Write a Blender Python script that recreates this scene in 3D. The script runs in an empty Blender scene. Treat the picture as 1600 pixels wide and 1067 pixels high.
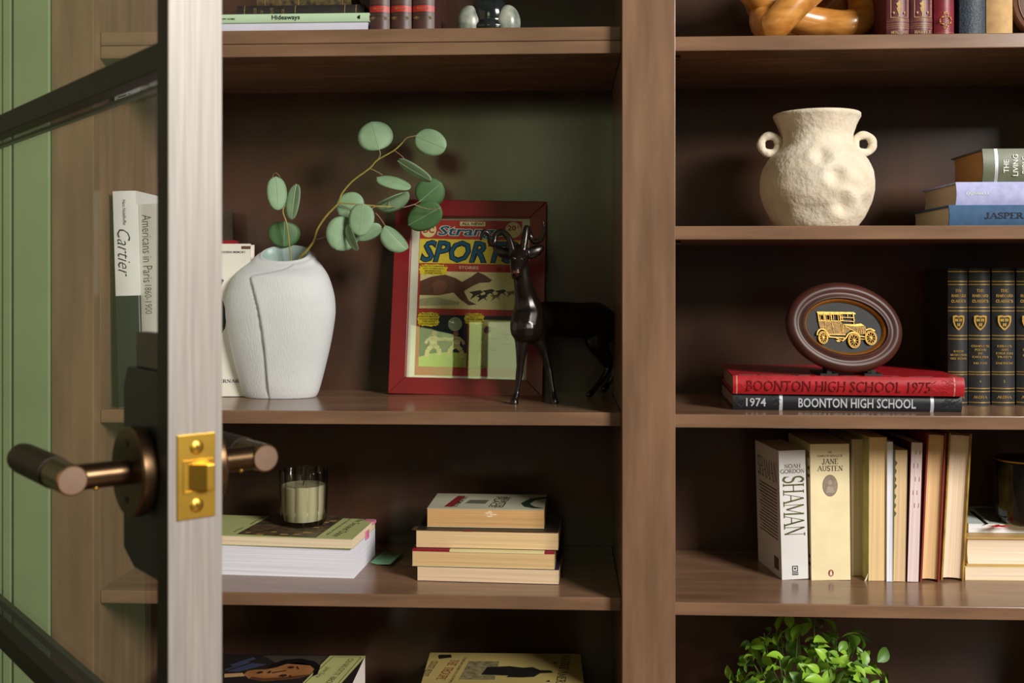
import bpy, bmesh, math, random
from mathutils import Vector, Matrix, noise
random.seed(7)
C = bpy.context.scene.collection
V = Vector
PI = math.pi
# ------------------------------------------------------------------ camera
F = 1650.0; CX = 800.0; HY = 440.0; TH = math.atan(0.0485); D = 1.40; CZ = 1.15
FW = V((-math.sin(TH), math.cos(TH), 0)); RT = V((math.cos(TH), math.sin(TH), 0))
CAM = V((0, -D, CZ))
cd = bpy.data.cameras.new('camera'); cam = bpy.data.objects.new('camera', cd); C.objects.link(cam)
cam.location = CAM; cam.rotation_euler = (PI / 2, 0, TH)
cd.sensor_width = 36; cd.lens = F / 1600 * 36; cd.shift_y = -(533.5 - HY) / 1600
cd.clip_start = 0.02
cd.dof.use_dof = True; cd.dof.focus_distance = 1.47; cd.dof.aperture_fstop = 9.0
bpy.context.scene.camera = cam
# ------------------------------------------------------------------ world, lamps, exposure
sc = bpy.context.scene
w = bpy.data.worlds.new('room_ambient'); sc.world = w; w.use_nodes = True
bg = w.node_tree.nodes['Background']; bg.inputs[0].default_value = (0.80, 0.80, 0.74, 1); bg.inputs[1].default_value = 0.075
def area(name, loc, target, sx, sy, power, col):
    l = bpy.data.lights.new(name, 'AREA'); l.shape = 'RECTANGLE'; l.size = sx; l.size_y = sy; l.energy = power; l.color = col
    o = bpy.data.objects.new(name, l); C.objects.link(o); o.location = loc
    o.rotation_euler = (V(target) - V(loc)).to_track_quat('-Z', 'Y').to_euler()
    return o
area('window_daylight_right', (2.62, -2.85, 2.72), (0.1, 0.1, 1.0), 1.1, 1.1, 222, (1.0, 0.955, 0.89))
area('window_daylight_garden', (-0.66, -3.9, 1.86), (-0.66, 0.2, 1.86), .40, .56, 3.0, (0.76, 0.92, 0.34))
area('window_daylight_garden', (-0.22, -3.9, 1.86), (-0.22, 0.2, 1.86), .40, .56, 2.7, (0.84, 0.95, 0.50))
sc.view_settings.view_transform = 'Standard'; sc.view_settings.look = 'None'
sc.view_settings.gamma = 1.0; sc.view_settings.use_curve_mapping = False
sc.view_settings.exposure = 0.0
try:
    sc.cycles.use_denoising = True
    sc.cycles.max_bounces = 8; sc.cycles.transparent_max_bounces = 16
except Exception: pass
# ------------------------------------------------------------------ helpers: projection of measured points
def ray(px, py):
    u = (px - CX) / F; v = (HY - py) / F
    r = RT * u + FW; r.z = v
    return r
def W(px, py, Y):            # the point at depth Y behind the bookcase front
    r = ray(px, py); return CAM + r * ((Y + D) / r.y)
def onZ(px, py, Z):          # the point on the level Z
    r = ray(px, py); return CAM + r * ((Z - CZ) / r.z)
def mpp(Y): return (Y + D) / F   # metres per pixel at a depth
# ------------------------------------------------------------------ materials
def lin(c):
    return tuple((x / 255 / 12.92) if x / 255 <= .04045 else ((x / 255 + .055) / 1.055) ** 2.4 for x in c) + (1,)
_mats = {}
def mat(name, rgb, rough=.5, metal=0, spec=.5, var=.12, scale=25, stretch=(1, 1, 1), bump=0, bscale=300, bstretch=(1, 1, 1), coat=0, alt=None, detail=4, bdist=.001):
    if name in _mats: return _mats[name]
    m = bpy.data.materials.new(name); m.use_nodes = True; nt = m.node_tree; N = nt.nodes; L = nt.links
    p = N['Principled BSDF']
    p.inputs['Roughness'].default_value = rough; p.inputs['Metallic'].default_value = metal
    p.inputs['Specular IOR Level'].default_value = spec; p.inputs['Coat Weight'].default_value = coat
    p.inputs['Coat Roughness'].default_value = .12
    tc = N.new('ShaderNodeTexCoord'); mp = N.new('ShaderNodeMapping'); mp.inputs['Scale'].default_value = stretch
    L.new(tc.outputs['Object'], mp.inputs[0])
    n = N.new('ShaderNodeTexNoise'); n.inputs['Scale'].default_value = scale; n.inputs['Detail'].default_value = detail
    L.new(mp.outputs[0], n.inputs['Vector'])
    mr = N.new('ShaderNodeMapRange'); mr.inputs[1].default_value = .3; mr.inputs[2].default_value = .7
    L.new(n.outputs['Fac'], mr.inputs[0])
    mx = N.new('ShaderNodeMix'); mx.data_type = 'RGBA'
    c = lin(rgb)
    c2 = lin(alt) if alt else tuple(x * (1 + 1.2 * var) for x in c[:3]) + (1,)
    c1 = c if alt else tuple(x * (1 - 1.2 * var) for x in c[:3]) + (1,)
    mx.inputs[6].default_value = c1; mx.inputs[7].default_value = c2
    L.new(mr.outputs[0], mx.inputs[0]); L.new(mx.outputs[2], p.inputs['Base Color'])
    if bump:
        mb = N.new('ShaderNodeMapping'); mb.inputs['Scale'].default_value = bstretch; L.new(tc.outputs['Object'], mb.inputs[0])
        nb = N.new('ShaderNodeTexNoise'); nb.inputs['Scale'].default_value = bscale; nb.inputs['Detail'].default_value = 3
        L.new(mb.outputs[0], nb.inputs['Vector'])
        b = N.new('ShaderNodeBump'); b.inputs['Strength'].default_value = bump; b.inputs['Distance'].default_value = bdist
        L.new(nb.outputs['Fac'], b.inputs['Height']); L.new(b.outputs[0], p.inputs['Normal'])
    _mats[name] = m
    return m
def glass(name, tint, refl=1.0, rough=.0, edge=None):
    m = bpy.data.materials.new(name); m.use_nodes = True; nt = m.node_tree; N = nt.nodes; L = nt.links
    N.remove(N['Principled BSDF']); out = N['Material Output']
    t = N.new('ShaderNodeBsdfTransparent'); t.inputs[0].default_value = tint + (1,)
    g = N.new('ShaderNodeBsdfGlossy'); g.inputs['Roughness'].default_value = rough
    f = N.new('ShaderNodeFresnel'); ge = N.new('ShaderNodeNewGeometry'); io = N.new('ShaderNodeMapRange'); io.inputs[3].default_value = 1.5; io.inputs[4].default_value = 1 / 1.5
    L.new(ge.outputs['Backfacing'], io.inputs[0]); L.new(io.outputs[0], f.inputs[0])
    if edge:   # longer path through the wall of the glass at grazing angles
        lw = N.new('ShaderNodeLayerWeight'); lw.inputs[0].default_value = .35; em = N.new('ShaderNodeMix'); em.data_type = 'RGBA'
        em.inputs[6].default_value = tint + (1,); em.inputs[7].default_value = edge + (1,); L.new(lw.outputs['Facing'], em.inputs[0]); L.new(em.outputs[2], t.inputs[0])
    mu = N.new('ShaderNodeMath'); mu.operation = 'MULTIPLY'; mu.inputs[1].default_value = refl
    L.new(f.outputs[0], mu.inputs[0])
    mx = N.new('ShaderNodeMixShader'); L.new(mu.outputs[0], mx.inputs[0]); L.new(t.outputs[0], mx.inputs[1]); L.new(g.outputs[0], mx.inputs[2])
    L.new(mx.outputs[0], out.inputs[0])
    return m
def pages(rgb, name=None):
    rgb = tuple(min(246, int(c * a + b)) for c, a, b in zip(rgb, (.95, .95, 1.0), (14, 12, 14)))
    n = name or 'pages_%d_%d_%d' % rgb
    return mat(n, rgb, rough=.75, spec=.2, var=.13, scale=1, stretch=(4, 4, 1100), bump=.5, bscale=1, bstretch=(3, 3, 1500), bdist=.0006, detail=2)
def leather(name, rgb, rough=.42): return mat(name, rgb, rough=rough, spec=.45, var=.15, scale=60, bump=.35, bscale=900, bdist=.0004)
def cloth(name, rgb): return mat(name, rgb, rough=.75, spec=.25, var=.1, scale=90, bump=.3, bscale=1400, bdist=.0003)
def paper(name, rgb, rough=.45, var=.05): return mat(name, rgb, rough=rough, spec=.35, var=var, scale=18)
def ink(name, rgb, rough=.6): return mat(name, rgb, rough=rough, spec=.25, var=.06, scale=200)
WOODC = (126, 96, 74)
def wood(name, rgb, stretch, rough=.27):
    m = mat(name, rgb, rough=rough, spec=.5, var=.22, scale=5, stretch=stretch, bump=.06, bscale=60, bstretch=stretch, bdist=.0005, detail=8)
    return m
wood_h = wood('stained_maple_horizontal', WOODC, (1.2, 9, 9), rough=.22)
wood_v = wood('stained_maple_vertical', WOODC, (9, 9, 1.0))
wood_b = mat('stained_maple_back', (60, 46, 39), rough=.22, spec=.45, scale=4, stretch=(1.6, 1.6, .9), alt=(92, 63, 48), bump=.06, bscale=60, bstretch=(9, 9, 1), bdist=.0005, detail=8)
gold_ink = mat('gold_foil', (214, 170, 84), rough=.35, metal=.75, var=.15, scale=400)
# ------------------------------------------------------------------ helpers: meshes and objects
class MB:
    def __init__(s): s.v = []; s.f = []; s.m = []; s.mi = 0; s.sub = []
    def add(s, vs, fs):
        b = len(s.v); s.v += [V(x) for x in vs]; s.f += [tuple(b + i for i in f) for f in fs]; s.m += [s.mi] * len(fs); return s
    def box(s, lo, hi):
        (a, b, c), (d, e, f) = lo, hi
        return s.add([(a, b, c), (d, b, c), (d, e, c), (a, e, c), (a, b, f), (d, b, f), (d, e, f), (a, e, f)],
                     [(3, 2, 1, 0), (4, 5, 6, 7), (0, 1, 5, 4), (1, 2, 6, 5), (2, 3, 7, 6), (3, 0, 4, 7)])
    def prism(s, pts, fr, h):      # outline pts (2D) in frame fr (its x and y), height h along its z
        n = len(pts); a = [fr @ V((x, y, 0)) for x, y in pts]; b = [fr @ V((x, y, h)) for x, y in pts]
        return s.add(a + b, [tuple(reversed(range(n))), tuple(range(n, 2 * n))] + [(i, (i + 1) % n, n + (i + 1) % n, n + i) for i in range(n)])
    def rings(s, rr, closed=True, cap0=True, cap1=True):
        n = len(rr[0]); vs = [p for r in rr for p in r]; fs = []
        for k in range(len(rr) - 1):
            for i in range(n if closed else n - 1):
                j = (i + 1) % n; fs.append((k * n + i, k * n + j, (k + 1) * n + j, (k + 1) * n + i))
        if cap0: fs.append(tuple(reversed(range(n))))
        if cap1: fs.append(tuple(range((len(rr) - 1) * n, len(rr) * n)))
        return s.add(vs, fs)
    def lathe(s, prof, seg, fr=Matrix(), cap0=True, cap1=True, rx=1, ry=1):
        return s.rings([[fr @ V((r * rx * math.cos(2 * PI * i / seg), r * ry * math.sin(2 * PI * i / seg), z)) for i in range(seg)] for r, z in prof], True, cap0, cap1)
    def tube(s, pts, rad, seg=8, loop=False):
        P = [V(p) for p in pts]; n = len(P)
        R = [rad] * n if not hasattr(rad, '__len__') else list(rad)
        T = []
        for i in range(n):
            if loop: t = P[(i + 1) % n] - P[i - 1]
            else: t = P[min(i + 1, n - 1)] - P[max(i - 1, 0)]
            T.append(t.normalized())
        up = V((0, 0, 1)) if abs(T[0].z) < .9 else V((1, 0, 0))
        a = T[0].cross(up).normalized(); rr = []
        for i in range(n):
            a = (a - T[i] * a.dot(T[i])).normalized(); b = T[i].cross(a)
            rr.append([P[i] + (a * math.cos(2 * PI * k / seg) + b * math.sin(2 * PI * k / seg)) * R[i] for k in range(seg)])
        if loop: rr.append(rr[0]); return s.rings(rr, True, False, False)
        return s.rings(rr)
    def sphere(s, c, r, seg=16, rg=10, sc3=(1, 1, 1)):
        c = V(c)
        return s.rings([[c + V((sc3[0] * r * math.sin(PI * k / rg) * math.cos(2 * PI * i / seg), sc3[1] * r * math.sin(PI * k / rg) * math.sin(2 * PI * i / seg), -sc3[2] * r * math.cos(PI * k / rg))) for i in range(seg)] for k in [.02] + list(range(1, rg)) + [rg - .02]])
def catmull(pts, n=8):
    P = [V(p) for p in pts]; out = []
    for i in range(len(P) - 1):
        p0 = P[max(i - 1, 0)]; p1 = P[i]; p2 = P[i + 1]; p3 = P[min(i + 2, len(P) - 1)]
        for k in range(n):
            t = k / n
            out.append(.5 * ((2 * p1) + (p2 - p0) * t + (2 * p0 - 5 * p1 + 4 * p2 - p3) * t * t + (3 * p1 - p0 - 3 * p2 + p3) * t ** 3))
    return out + [P[-1]]
WM = {}
def frame(o, ex, ey):
    ex = V(ex).normalized(); ey = V(ey); ey = (ey - ex * ey.dot(ex)).normalized(); ez = ex.cross(ey)
    m = Matrix.Identity(4)
    for i in range(3): m[i][0] = ex[i]; m[i][1] = ey[i]; m[i][2] = ez[i]; m[i][3] = o[i]
    return m
def tag(o, label=None, cat=None, group=None, kind=None):
    if label: o['label'] = label
    if cat: o['category'] = cat
    if group: o['group'] = group
    if kind: o['kind'] = kind
    return o
def thing(name, label, cat, loc, group=None, kind=None, rot=None):
    o = bpy.data.objects.new(name, None); C.objects.link(o); o.empty_display_size = .02
    m = Matrix.Translation(V(loc))
    if rot: m = m @ rot.to_4x4()
    o.matrix_basis = m; WM[o] = m
    return tag(o, label, cat, group, kind)
def obj(name, mb, mats, parent=None, fr=Matrix(), smooth=None, me=None, bevel=0):
    if mb is not None and mb.sub:
        for m1 in mb.sub: o = obj(name, m1, mats, parent, fr)
        if not mb.v: return o
        mb.sub = []
    if me is None:
        me = bpy.data.meshes.new(name); me.from_pydata([tuple(v) for v in mb.v], [], mb.f); me.update()
        bm = bmesh.new(); bm.from_mesh(me); bmesh.ops.recalc_face_normals(bm, faces=bm.faces); bm.to_mesh(me); bm.free()
        if not isinstance(mats, (list, tuple)): mats = [mats]
        for m in mats: me.materials.append(m)
        if len(mats) > 1: me.polygons.foreach_set('material_index', mb.m)
        if smooth is not None:
            me.polygons.foreach_set('use_smooth', [True] * len(me.polygons)); me.set_sharp_from_angle(angle=math.radians(smooth))
    o = bpy.data.objects.new(name, me); C.objects.link(o)
    WM[o] = fr
    if parent is not None:
        o.parent = parent; o.matrix_basis = WM[parent].inverted() @ fr
    else: o.matrix_basis = fr
    if bevel:
        b = o.modifiers.new('bevel', 'BEVEL'); b.width = bevel; b.segments = 2; b.limit_method = 'ANGLE'
    return o
def free(name, mb, mats, label, cat, base, fr=None, smooth=None, group=None, bevel=0):   # a thing that is one mesh
    o = obj(name, mb, mats, None, Matrix.Translation(V(base)) if fr is None else fr, smooth, bevel=bevel)
    return tag(o, label, cat, group)
# ------------------------------------------------------------------ lettering
def arc(cx, cy, rx, ry, a0, a1, n=9): return [(cx + rx * math.cos(math.radians(a0 + (a1 - a0) * i / n)), cy + ry * math.sin(math.radians(a0 + (a1 - a0) * i / n))) for i in range(n + 1)]
def LN(x0, y0, x1, y1, w, s=''): return ([(x0, y0), (x1, y1)], w, s)
Kk, k_ = 1.0, .42
GL = {  # serif capitals as strokes: (advance, [(points, weight, which ends carry serifs)])
'A': (.86, [LN(.05, 0, .42, 1, k_, 'a'), LN(.42, 1, .80, 0, Kk, 'b'), LN(.18, .36, .65, .36, k_)]),
'B': (.72, [LN(.14, 0, .14, 1, Kk, 'ab'), (arc(.32, .76, .24, .24, 90, -90), Kk, ''), (arc(.34, .26, .30, .26, 90, -90), Kk, ''), LN(.14, 1, .32, 1, k_), LN(.14, .52, .34, .52, k_), LN(.14, 0, .34, 0, k_)]),
'C': (.78, [(arc(.44, .5, .38, .5, 45, 315, 14), Kk, ''), LN(.71, .85, .71, .66, k_)]),
'D': (.82, [LN(.14, 0, .14, 1, Kk, 'ab'), (arc(.34, .5, .40, .5, 90, -90, 12), Kk, ''), LN(.14, 1, .34, 1, k_), LN(.14, 0, .34, 0, k_)]),
'E': (.66, [LN(.14, 0, .14, 1, Kk, 'ab'), LN(.14, 1, .58, 1, k_), LN(.14, .52, .46, .52, k_), LN(.14, 0, .6, 0, k_), LN(.58, 1, .58, .8, k_), LN(.6, 0, .6, .2, k_)]),
'F': (.62, [LN(.14, 0, .14, 1, Kk, 'ab'), LN(.14, 1, .58, 1, k_), LN(.14, .52, .46, .52, k_), LN(.58, 1, .58, .8, k_)]),
'G': (.82, [(arc(.44, .5, .38, .5, 45, 315, 14), Kk, ''), LN(.72, .1, .72, .42, Kk), LN(.56, .42, .82, .42, k_)]),
'H': (.84, [LN(.15, 0, .15, 1, Kk, 'ab'), LN(.69, 0, .69, 1, Kk, 'ab'), LN(.15, .5, .69, .5, k_)]),
'I': (.34, [LN(.17, 0, .17, 1, Kk, 'ab')]),
'J': (.56, [LN(.38, .14, .38, 1, Kk, 'b'), (arc(.20, .14, .18, .2, 0, -170, 8), Kk * .8, ''), LN(.02, .10, .10, .2, Kk)]),
'K': (.78, [LN(.14, 0, .14, 1, Kk, 'ab'), LN(.14, .42, .64, 1, k_, 'b'), LN(.3, .6, .7, 0, Kk, 'b')]),
'L': (.64, [LN(.14, 0, .14, 1, Kk, 'ab'), LN(.14, 0, .6, 0, k_), LN(.6, 0, .6, .24, k_)]),
'M': (1.0, [LN(.12, 0, .12, 1, k_, 'a'), LN(.12, 1, .5, .12, Kk), LN(.5, .12, .86, 1, k_), LN(.86, 1, .86, 0, Kk, 'b')]),
'N': (.84, [LN(.13, 0, .13, 1, k_, 'a'), LN(.13, 1, .7, 0, Kk), LN(.7, 0, .7, 1, k_, 'b')]),
'O': (.86, [(arc(.43, .5, .38, .5, 0, 360, 20), Kk, '')]),
'P': (.68, [LN(.14, 0, .14, 1, Kk, 'ab'), (arc(.34, .74, .26, .26, 90, -90), Kk, ''), LN(.14, 1, .34, 1, k_), LN(.14, .48, .34, .48, k_)]),
'R': (.76, [LN(.14, 0, .14, 1, Kk, 'ab'), (arc(.34, .75, .24, .25, 90, -90), Kk, ''), LN(.14, 1, .34, 1, k_), LN(.14, .5, .34, .5, k_), LN(.36, .5, .7, 0, Kk, 'b')]),
'S': (.62, [(arc(.31, .75, .23, .25, 30, 270, 10) + arc(.31, .25, .25, .25, 90, -150, 10), Kk, ''), LN(.52, .97, .52, .74, k_), LN(.08, .03, .08, .28, k_)]),
'T': (.72, [LN(.36, 0, .36, 1, Kk, 'a'), LN(.04, 1, .68, 1, k_), LN(.04, 1, .04, .8, k_), LN(.68, 1, .68, .8, k_)]),
'U': (.82, [([(.15, 1), (.15, .3)] + arc(.41, .3, .26, .3, 180, 360, 8) + [(.67, 1)], Kk * .8, 'ab')]),
'V': (.8, [LN(.06, 1, .4, 0, Kk, 'a'), LN(.4, 0, .75, 1, k_, 'b')]),
'W': (1.1, [LN(.06, 1, .32, 0, Kk, 'a'), LN(.32, 0, .55, .9, k_), LN(.55, .9, .78, 0, Kk), LN(.78, 0, 1.03, 1, k_, 'b')]),
'X': (.78, [LN(.06, 1, .7, 0, Kk, 'ab'), LN(.7, 1, .06, 0, k_, 'ab')]),
'Y': (.76, [LN(.05, 1, .38, .45, Kk, 'a'), LN(.72, 1, .38, .45, k_, 'a'), LN(.38, .45, .38, 0, Kk, 'b')]),
'Z': (.7, [LN(.08, 1, .62, 1, k_), LN(.62, 1, .06, 0, Kk), LN(.06, 0, .64, 0, k_)]),
' ': (.36, []), "'": (.2, [LN(.1, .75, .1, 1, k_)]), '-': (.4, [LN(.05, .45, .35, .45, k_)]), ',': (.25, [LN(.12, .08, .06, -.16, k_)]),
}
def stroke_text(s, wt, serif, track):
    mb = MB(); x = 0.0
    def quad(p, q, wd):
        p, q = V(p), V(q); d = (q - p)
        if d.length < 1e-6: return
        d.normalize(); nrm = V((-d.y, d.x)) * wd / 2
        mb.add([(a.x, a.y, 0) for a in (p - nrm, q - nrm, q + nrm, p + nrm)], [(0, 1, 2, 3)])
    for ch in s:
        adv, st = GL.get(ch, (.4, []))
        for pts, wgt, ser in st:
            wd = wt * wgt
            pp = [(px + x, py) for px, py in pts]
            for a, b in zip(pp[:-1], pp[1:]): quad(a, b, max(wd, wt * .38))
            if serif:
                for e, p in (('a', pp[0]), ('b', pp[-1])):
                    if e in ser: quad((p[0] - wt * .5 - serif, p[1]), (p[0] + wt * .5 + serif, p[1]), wt * .4)
        x += adv + track
    return mb
def sans_text(s, offset=0, shear=0):
    cu = bpy.data.curves.new('t', 'FONT'); cu.body = s; cu.size = 1; cu.resolution_u = 2; cu.offset = offset; cu.shear = shear
    o = bpy.data.objects.new('t', cu); C.objects.link(o)
    dg = bpy.context.evaluated_depsgraph_get(); dg.update()
    me = bpy.data.meshes.new_from_object(o.evaluated_get(dg))
    mb = MB(); mb.add([v.co.copy() for v in me.vertices], [tuple(p.vertices) for p in me.polygons])
    bpy.data.objects.remove(o); bpy.data.curves.remove(cu); bpy.data.meshes.remove(me)
    return mb
def fit_text(mb_out, s, at, dr, up, wd, ht, font='sans', wt=.16, serif=.1, track=.06, offset=0, shear=0):
    """letters fitted into a box wd x ht centred on at, baseline along dr, up along up; raised .15 mm off the surface"""
    t = stroke_text(s, wt, serif, track) if font == 'serif' else sans_text(s, offset, shear)
    if not t.v: return
    x0 = min(v.x for v in t.v); x1 = max(v.x for v in t.v); y0 = min(v.y for v in t.v); y1 = max(v.y for v in t.v)
    dr = V(dr).normalized(); up = V(up).normalized(); nm = dr.cross(up); at = V(at) + nm * .00018
    vs = [at + dr * ((v.x - (x0 + x1) / 2) / (x1 - x0) * wd) + up * ((v.y - (y0 + y1) / 2) / max(y1 - y0, 1e-6) * ht) for v in t.v]
    mb_out.add(vs, t.f)
# ------------------------------------------------------------------ books
class Book: pass
def spine_arc(T, sag, n=8, off=0.0, z0=0.0, z1=None):
    z1 = T if z1 is None else z1; out = []
    for k in range(n + 1):
        z = z0 + (z1 - z0) * k / n; out.append((-sag * (1 - (2 * z / T - 1) ** 2) - off, z))
    return out
def book(name, label, O, ex, ey, L, Wd, T, cover, pg, spine='back', hard=False, group=None, sag=0.0, cat='book', lo=None):
    fr = frame(O, ex, ey)
    cs = [fr @ V((a * L, b * Wd, c * T)) for a in (0, 1) for b in (0, 1) for c in (0, 1)]
    mz = min(c.z for c in cs); low = [c for c in cs if c.z < mz + .004]
    base = sum(low, V()) / len(low); base.z = mz
    r = thing(name, label, cat, base, group)
    c = .0024 if hard else .0007
    out = [(Wd, 0)] + spine_arc(T, sag) + [(Wd, T), (Wd, T - c)] + [(y + c, z) for y, z in reversed(spine_arc(T, sag, z0=c, z1=T - c))] + [(Wd, c)]
    if spine == 'back': out = [(Wd - y, z) for y, z in out]
    mb = MB()
    n = len(out); a = [V((0, y, z)) for y, z in out]; b = [V((L, y, z)) for y, z in out]
    quads = [(i, (i + 1) % n, n + (i + 1) % n, n + i) for i in range(n)]
    m = 10; k = n // 2
    # end caps of the U-shaped cover as quads between its outer and inner line
    caps = []
    half = n // 2
    for i in range(half - 1):
        j = n - 1 - i
        caps += [(i, i + 1, j - 1, j), (n + j, n + j - 1, n + i + 1, n + i)]
    mb.add(a + b, quads + caps)
    B = Book(); B.r = r; B.fr = fr; B.L = L; B.W = Wd; B.T = T; B.sag = sag; B.spine = spine
    B.cover = obj('cover', mb, cover, r, fr, smooth=35)
    ins = .0032 if hard else .0004
    y0, y1 = (ins, Wd - c) if spine == 'back' else (c - (sag * .5 if hard else 0), Wd - ins)
    pb = MB()
    if hard:   # hollowed fore-edge
        q = [(y0 + .0035 * (1 - (2 * t - 1) ** 2) if spine == 'back' else y0, c + (T - 2 * c) * t) for t in [i / 6 for i in range(7)]]
        q += [(y1 if spine == 'back' else y1 - .0035 * (1 - (2 * t - 1) ** 2), c + (T - 2 * c) * t) for t in [1 - i / 6 for i in range(7)]]
        n = len(q); vs = [V((ins, y, z)) for y, z in q] + [V((L - ins, y, z)) for y, z in q]
        fs = [(i, (i + 1) % n, n + (i + 1) % n, n + i) for i in range(n)]
        for i in range(6): j = n - 1 - i; fs += [(i, i + 1, j - 1, j), (n + j, n + j - 1, n + i + 1, n + i)]
        pb.add(vs, fs)
    else: pb.box((ins, y0, c), (L - ins, y1, T - c))
    B.pages = obj('page_block', pb, pg, r, fr)
    return B
def strip(B, x0, x1, m, name='foil_band', off=.00015, z0=0.0, z1=None):   # a band across a spine that faces the room
    z1 = B.T if z1 is None else z1
    p = spine_arc(B.T, B.sag, 8, off, z0, z1); mb = MB()
    mb.rings([[V((x, y, z)) for y, z in p] for x in (x0, x1)], False, False, False)
    return obj(name, mb, m, B.r, B.fr, smooth=60)
def strips(B, xs, hw, m, name='foil_band', z0=0.0, z1=None):
    z1 = B.T if z1 is None else z1
    p = spine_arc(B.T, B.sag, 8, .0002, z0, z1)
    for x in xs: o = obj(name, MB().rings([[V((xx, y, z)) for y, z in p] for xx in (x - hw, x + hw)], False, False, False), m, B.r, B.fr, smooth=60)
    return o
def lettering(B, items, m, name='lettering'):
    for it in items:
        mb = MB(); fit_text(mb, *it[0], **it[1]); o = obj(name, mb, m, B.r, B.fr)
    return o
def art(B, polys, m, name, z=None, h=.0002):   # flat print on the top cover; outlines in the book's own x, y
    for p in polys: obj(name, MB().prism(p, Matrix.Translation((0, 0, B.T if z is None else z)), h), m, B.r, B.fr)
def top_xy(B, px, py):
    r = ray(px, py); inv = B.fr.inverted(); o = inv @ CAM; d = inv.to_3x3() @ r
    t = (B.T - o.z) / d.z; p = o + d * t
    return (p.x, p.y)
def lying(name, label, pL, pR, Z, top, Wd, cover, pg, extra=0.0, T=None, Y=None, turn=0.0, **k):
    """book lying flat: front edge pixels left/right on level Z; top = pixel row of its front left top edge"""
    if Y is None: a, b = onZ(*pL, Z), onZ(*pR, Z)
    else: a, b = W(pL[0], 400, Y), W(pR[0], 400, Y); a.z = b.z = Z
    e = (b - a); e.z = 0; L = e.length; e.normalize()
    if turn: e = Matrix.Rotation(math.radians(turn), 3, 'Z') @ e
    ey = V((-e.y, e.x, 0))
    if T is None: T = W(pL[0], top, a.y).z - Z
    a -= e * extra; L += extra
    return book(name, label, a, e, ey, L, Wd, T, cover, pg, **k)
def upright(name, label, pL, pR, Z, top, Wd, cover, pg, lean=0.0, Y=None, H=None, turn=0.0, **k):
    """standing book: its front face from pixel pL to pR on level Z; lean in degrees (+ to the right)"""
    if Y is None: a, b = onZ(*pL, Z), onZ(*pR, Z)
    else: a, b = W(pL[0], 400, Y), W(pR[0], 400, Y); a.z = b.z = Z
    e = (b - a); e.z = 0; T = e.length; e.normalize()
    e = Matrix.Rotation(math.radians(turn), 3, 'Z') @ e
    d = V((-e.y, e.x, 0)); th = math.radians(lean)
    up = V((0, 0, 1)) * math.cos(th) + e * math.sin(th); ex2 = e * math.cos(th) - V((0, 0, 1)) * math.sin(th)
    if H is None: H = (W(pL[0], top, a.y).z - Z) / math.cos(th)
    if lean > 0: a = a + V((0, 0, T * math.sin(th)))
    return book(name, label, a + up * H, -up, d, H, Wd, T * math.cos(th) if lean else T, cover, pg, **k)
def up_xf(B):  # level lettering on a standing spine: baseline along local z, up along -x
    return (0, 0, 1), (-1, 0, 0)

# ================================================================== SETTING
YB = .30
ZA, ZAm, ZAb = (W(660, y, .02).z for y in (44, 66, 86))
ZB, ZBb = W(660, 643, .02).z, W(660, 664, .02).z
ZC, ZCb = W(660, 930, .02).z, W(660, 950.5, .02).z
ZE = CZ - .66
RA, RAb = W(1300, 54, .02).z, W(1300, 77, .02).z
RB, RBb = W(1300, 352.5, .02).z, W(1300, 374, .02).z
RC, RCb = W(1300, 649, .02).z, W(1300, 670, .02).z
RD, RDb = W(1300, 945, .02).z, W(1300, 965.5, .02).z
RE = CZ - .665
XL0, XL1 = W(80, 400, 0).x, W(146, 400, 0).x
XC0, XC1 = W(972, 400, 0).x, W(1055.5, 400, 0).x
XR = W(1881, 400, 0).x
TOP = CZ + .75
bc = thing('bookcase', 'built-in brown stained wooden bookcase with two bays of shelves', 'bookcase', ((XL0 + XR) / 2, .15, 0))
def part(name, lo, hi, m, bevel=.0012, parent=None):
    c = (V(lo) + V(hi)) / 2; h = (V(hi) - V(lo)) / 2
    return obj(name, MB().box(-h, h), m, parent or bc, Matrix.Translation(c), bevel=bevel)
part('stile', (XL0, 0, 0), (XL1, .021, TOP), wood_v)
part('stile', (XC0, 0, 0), (XC1, .021, TOP), wood_v)
part('stile', (XR, 0, 0), (XR + .07, .021, TOP), wood_v)
part('side_panel', (XL1 - .02, .0212, 0), (XL1 - .0005, YB, TOP), wood_v)
part('side_panel', (XC0 + .0005, .0212, 0), (XC1 - .0005, YB, TOP), wood_v)
part('side_panel', (XR + .0005, .0212, 0), (XR + .02, YB, TOP), wood_v)
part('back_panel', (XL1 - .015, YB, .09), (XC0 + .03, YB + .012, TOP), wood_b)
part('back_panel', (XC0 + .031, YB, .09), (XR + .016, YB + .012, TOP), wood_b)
def shelf(x0, x1, z0, z1): part('shelf', (x0, .02 if False else .0215, z0), (x1, YB - .0005, z1), wood_h)
for z1, z0 in ((ZA, ZAm + .0004), (ZAm, ZAb), (ZB, ZBb), (ZC, ZCb), (ZE, ZE - .018)): shelf(XL1, XC0, z0, z1)
for z1, z0 in ((RA, RAb), (RB, RBb), (RC, RCb), (RD, RDb), (RE, RE - .018)): shelf(XC1, XR, z0, z1)
shelf(XL1, XC0, TOP - .05, TOP - .03); shelf(XC1, XR, TOP - .05, TOP - .03)
part('bottom_panel', (XL1, .0215, .08), (XC0, YB - .0005, .1), wood_h); part('bottom_panel', (XC1, .0215, .08), (XR, YB - .0005, .1), wood_h)
part('toe_kick', (XL0, .05, 0), (XR, .07, .0795), wood_h)
part('crown', (XL0, -.02, TOP), (XR + .07, YB + .01, TOP + .05), wood_h)
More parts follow.
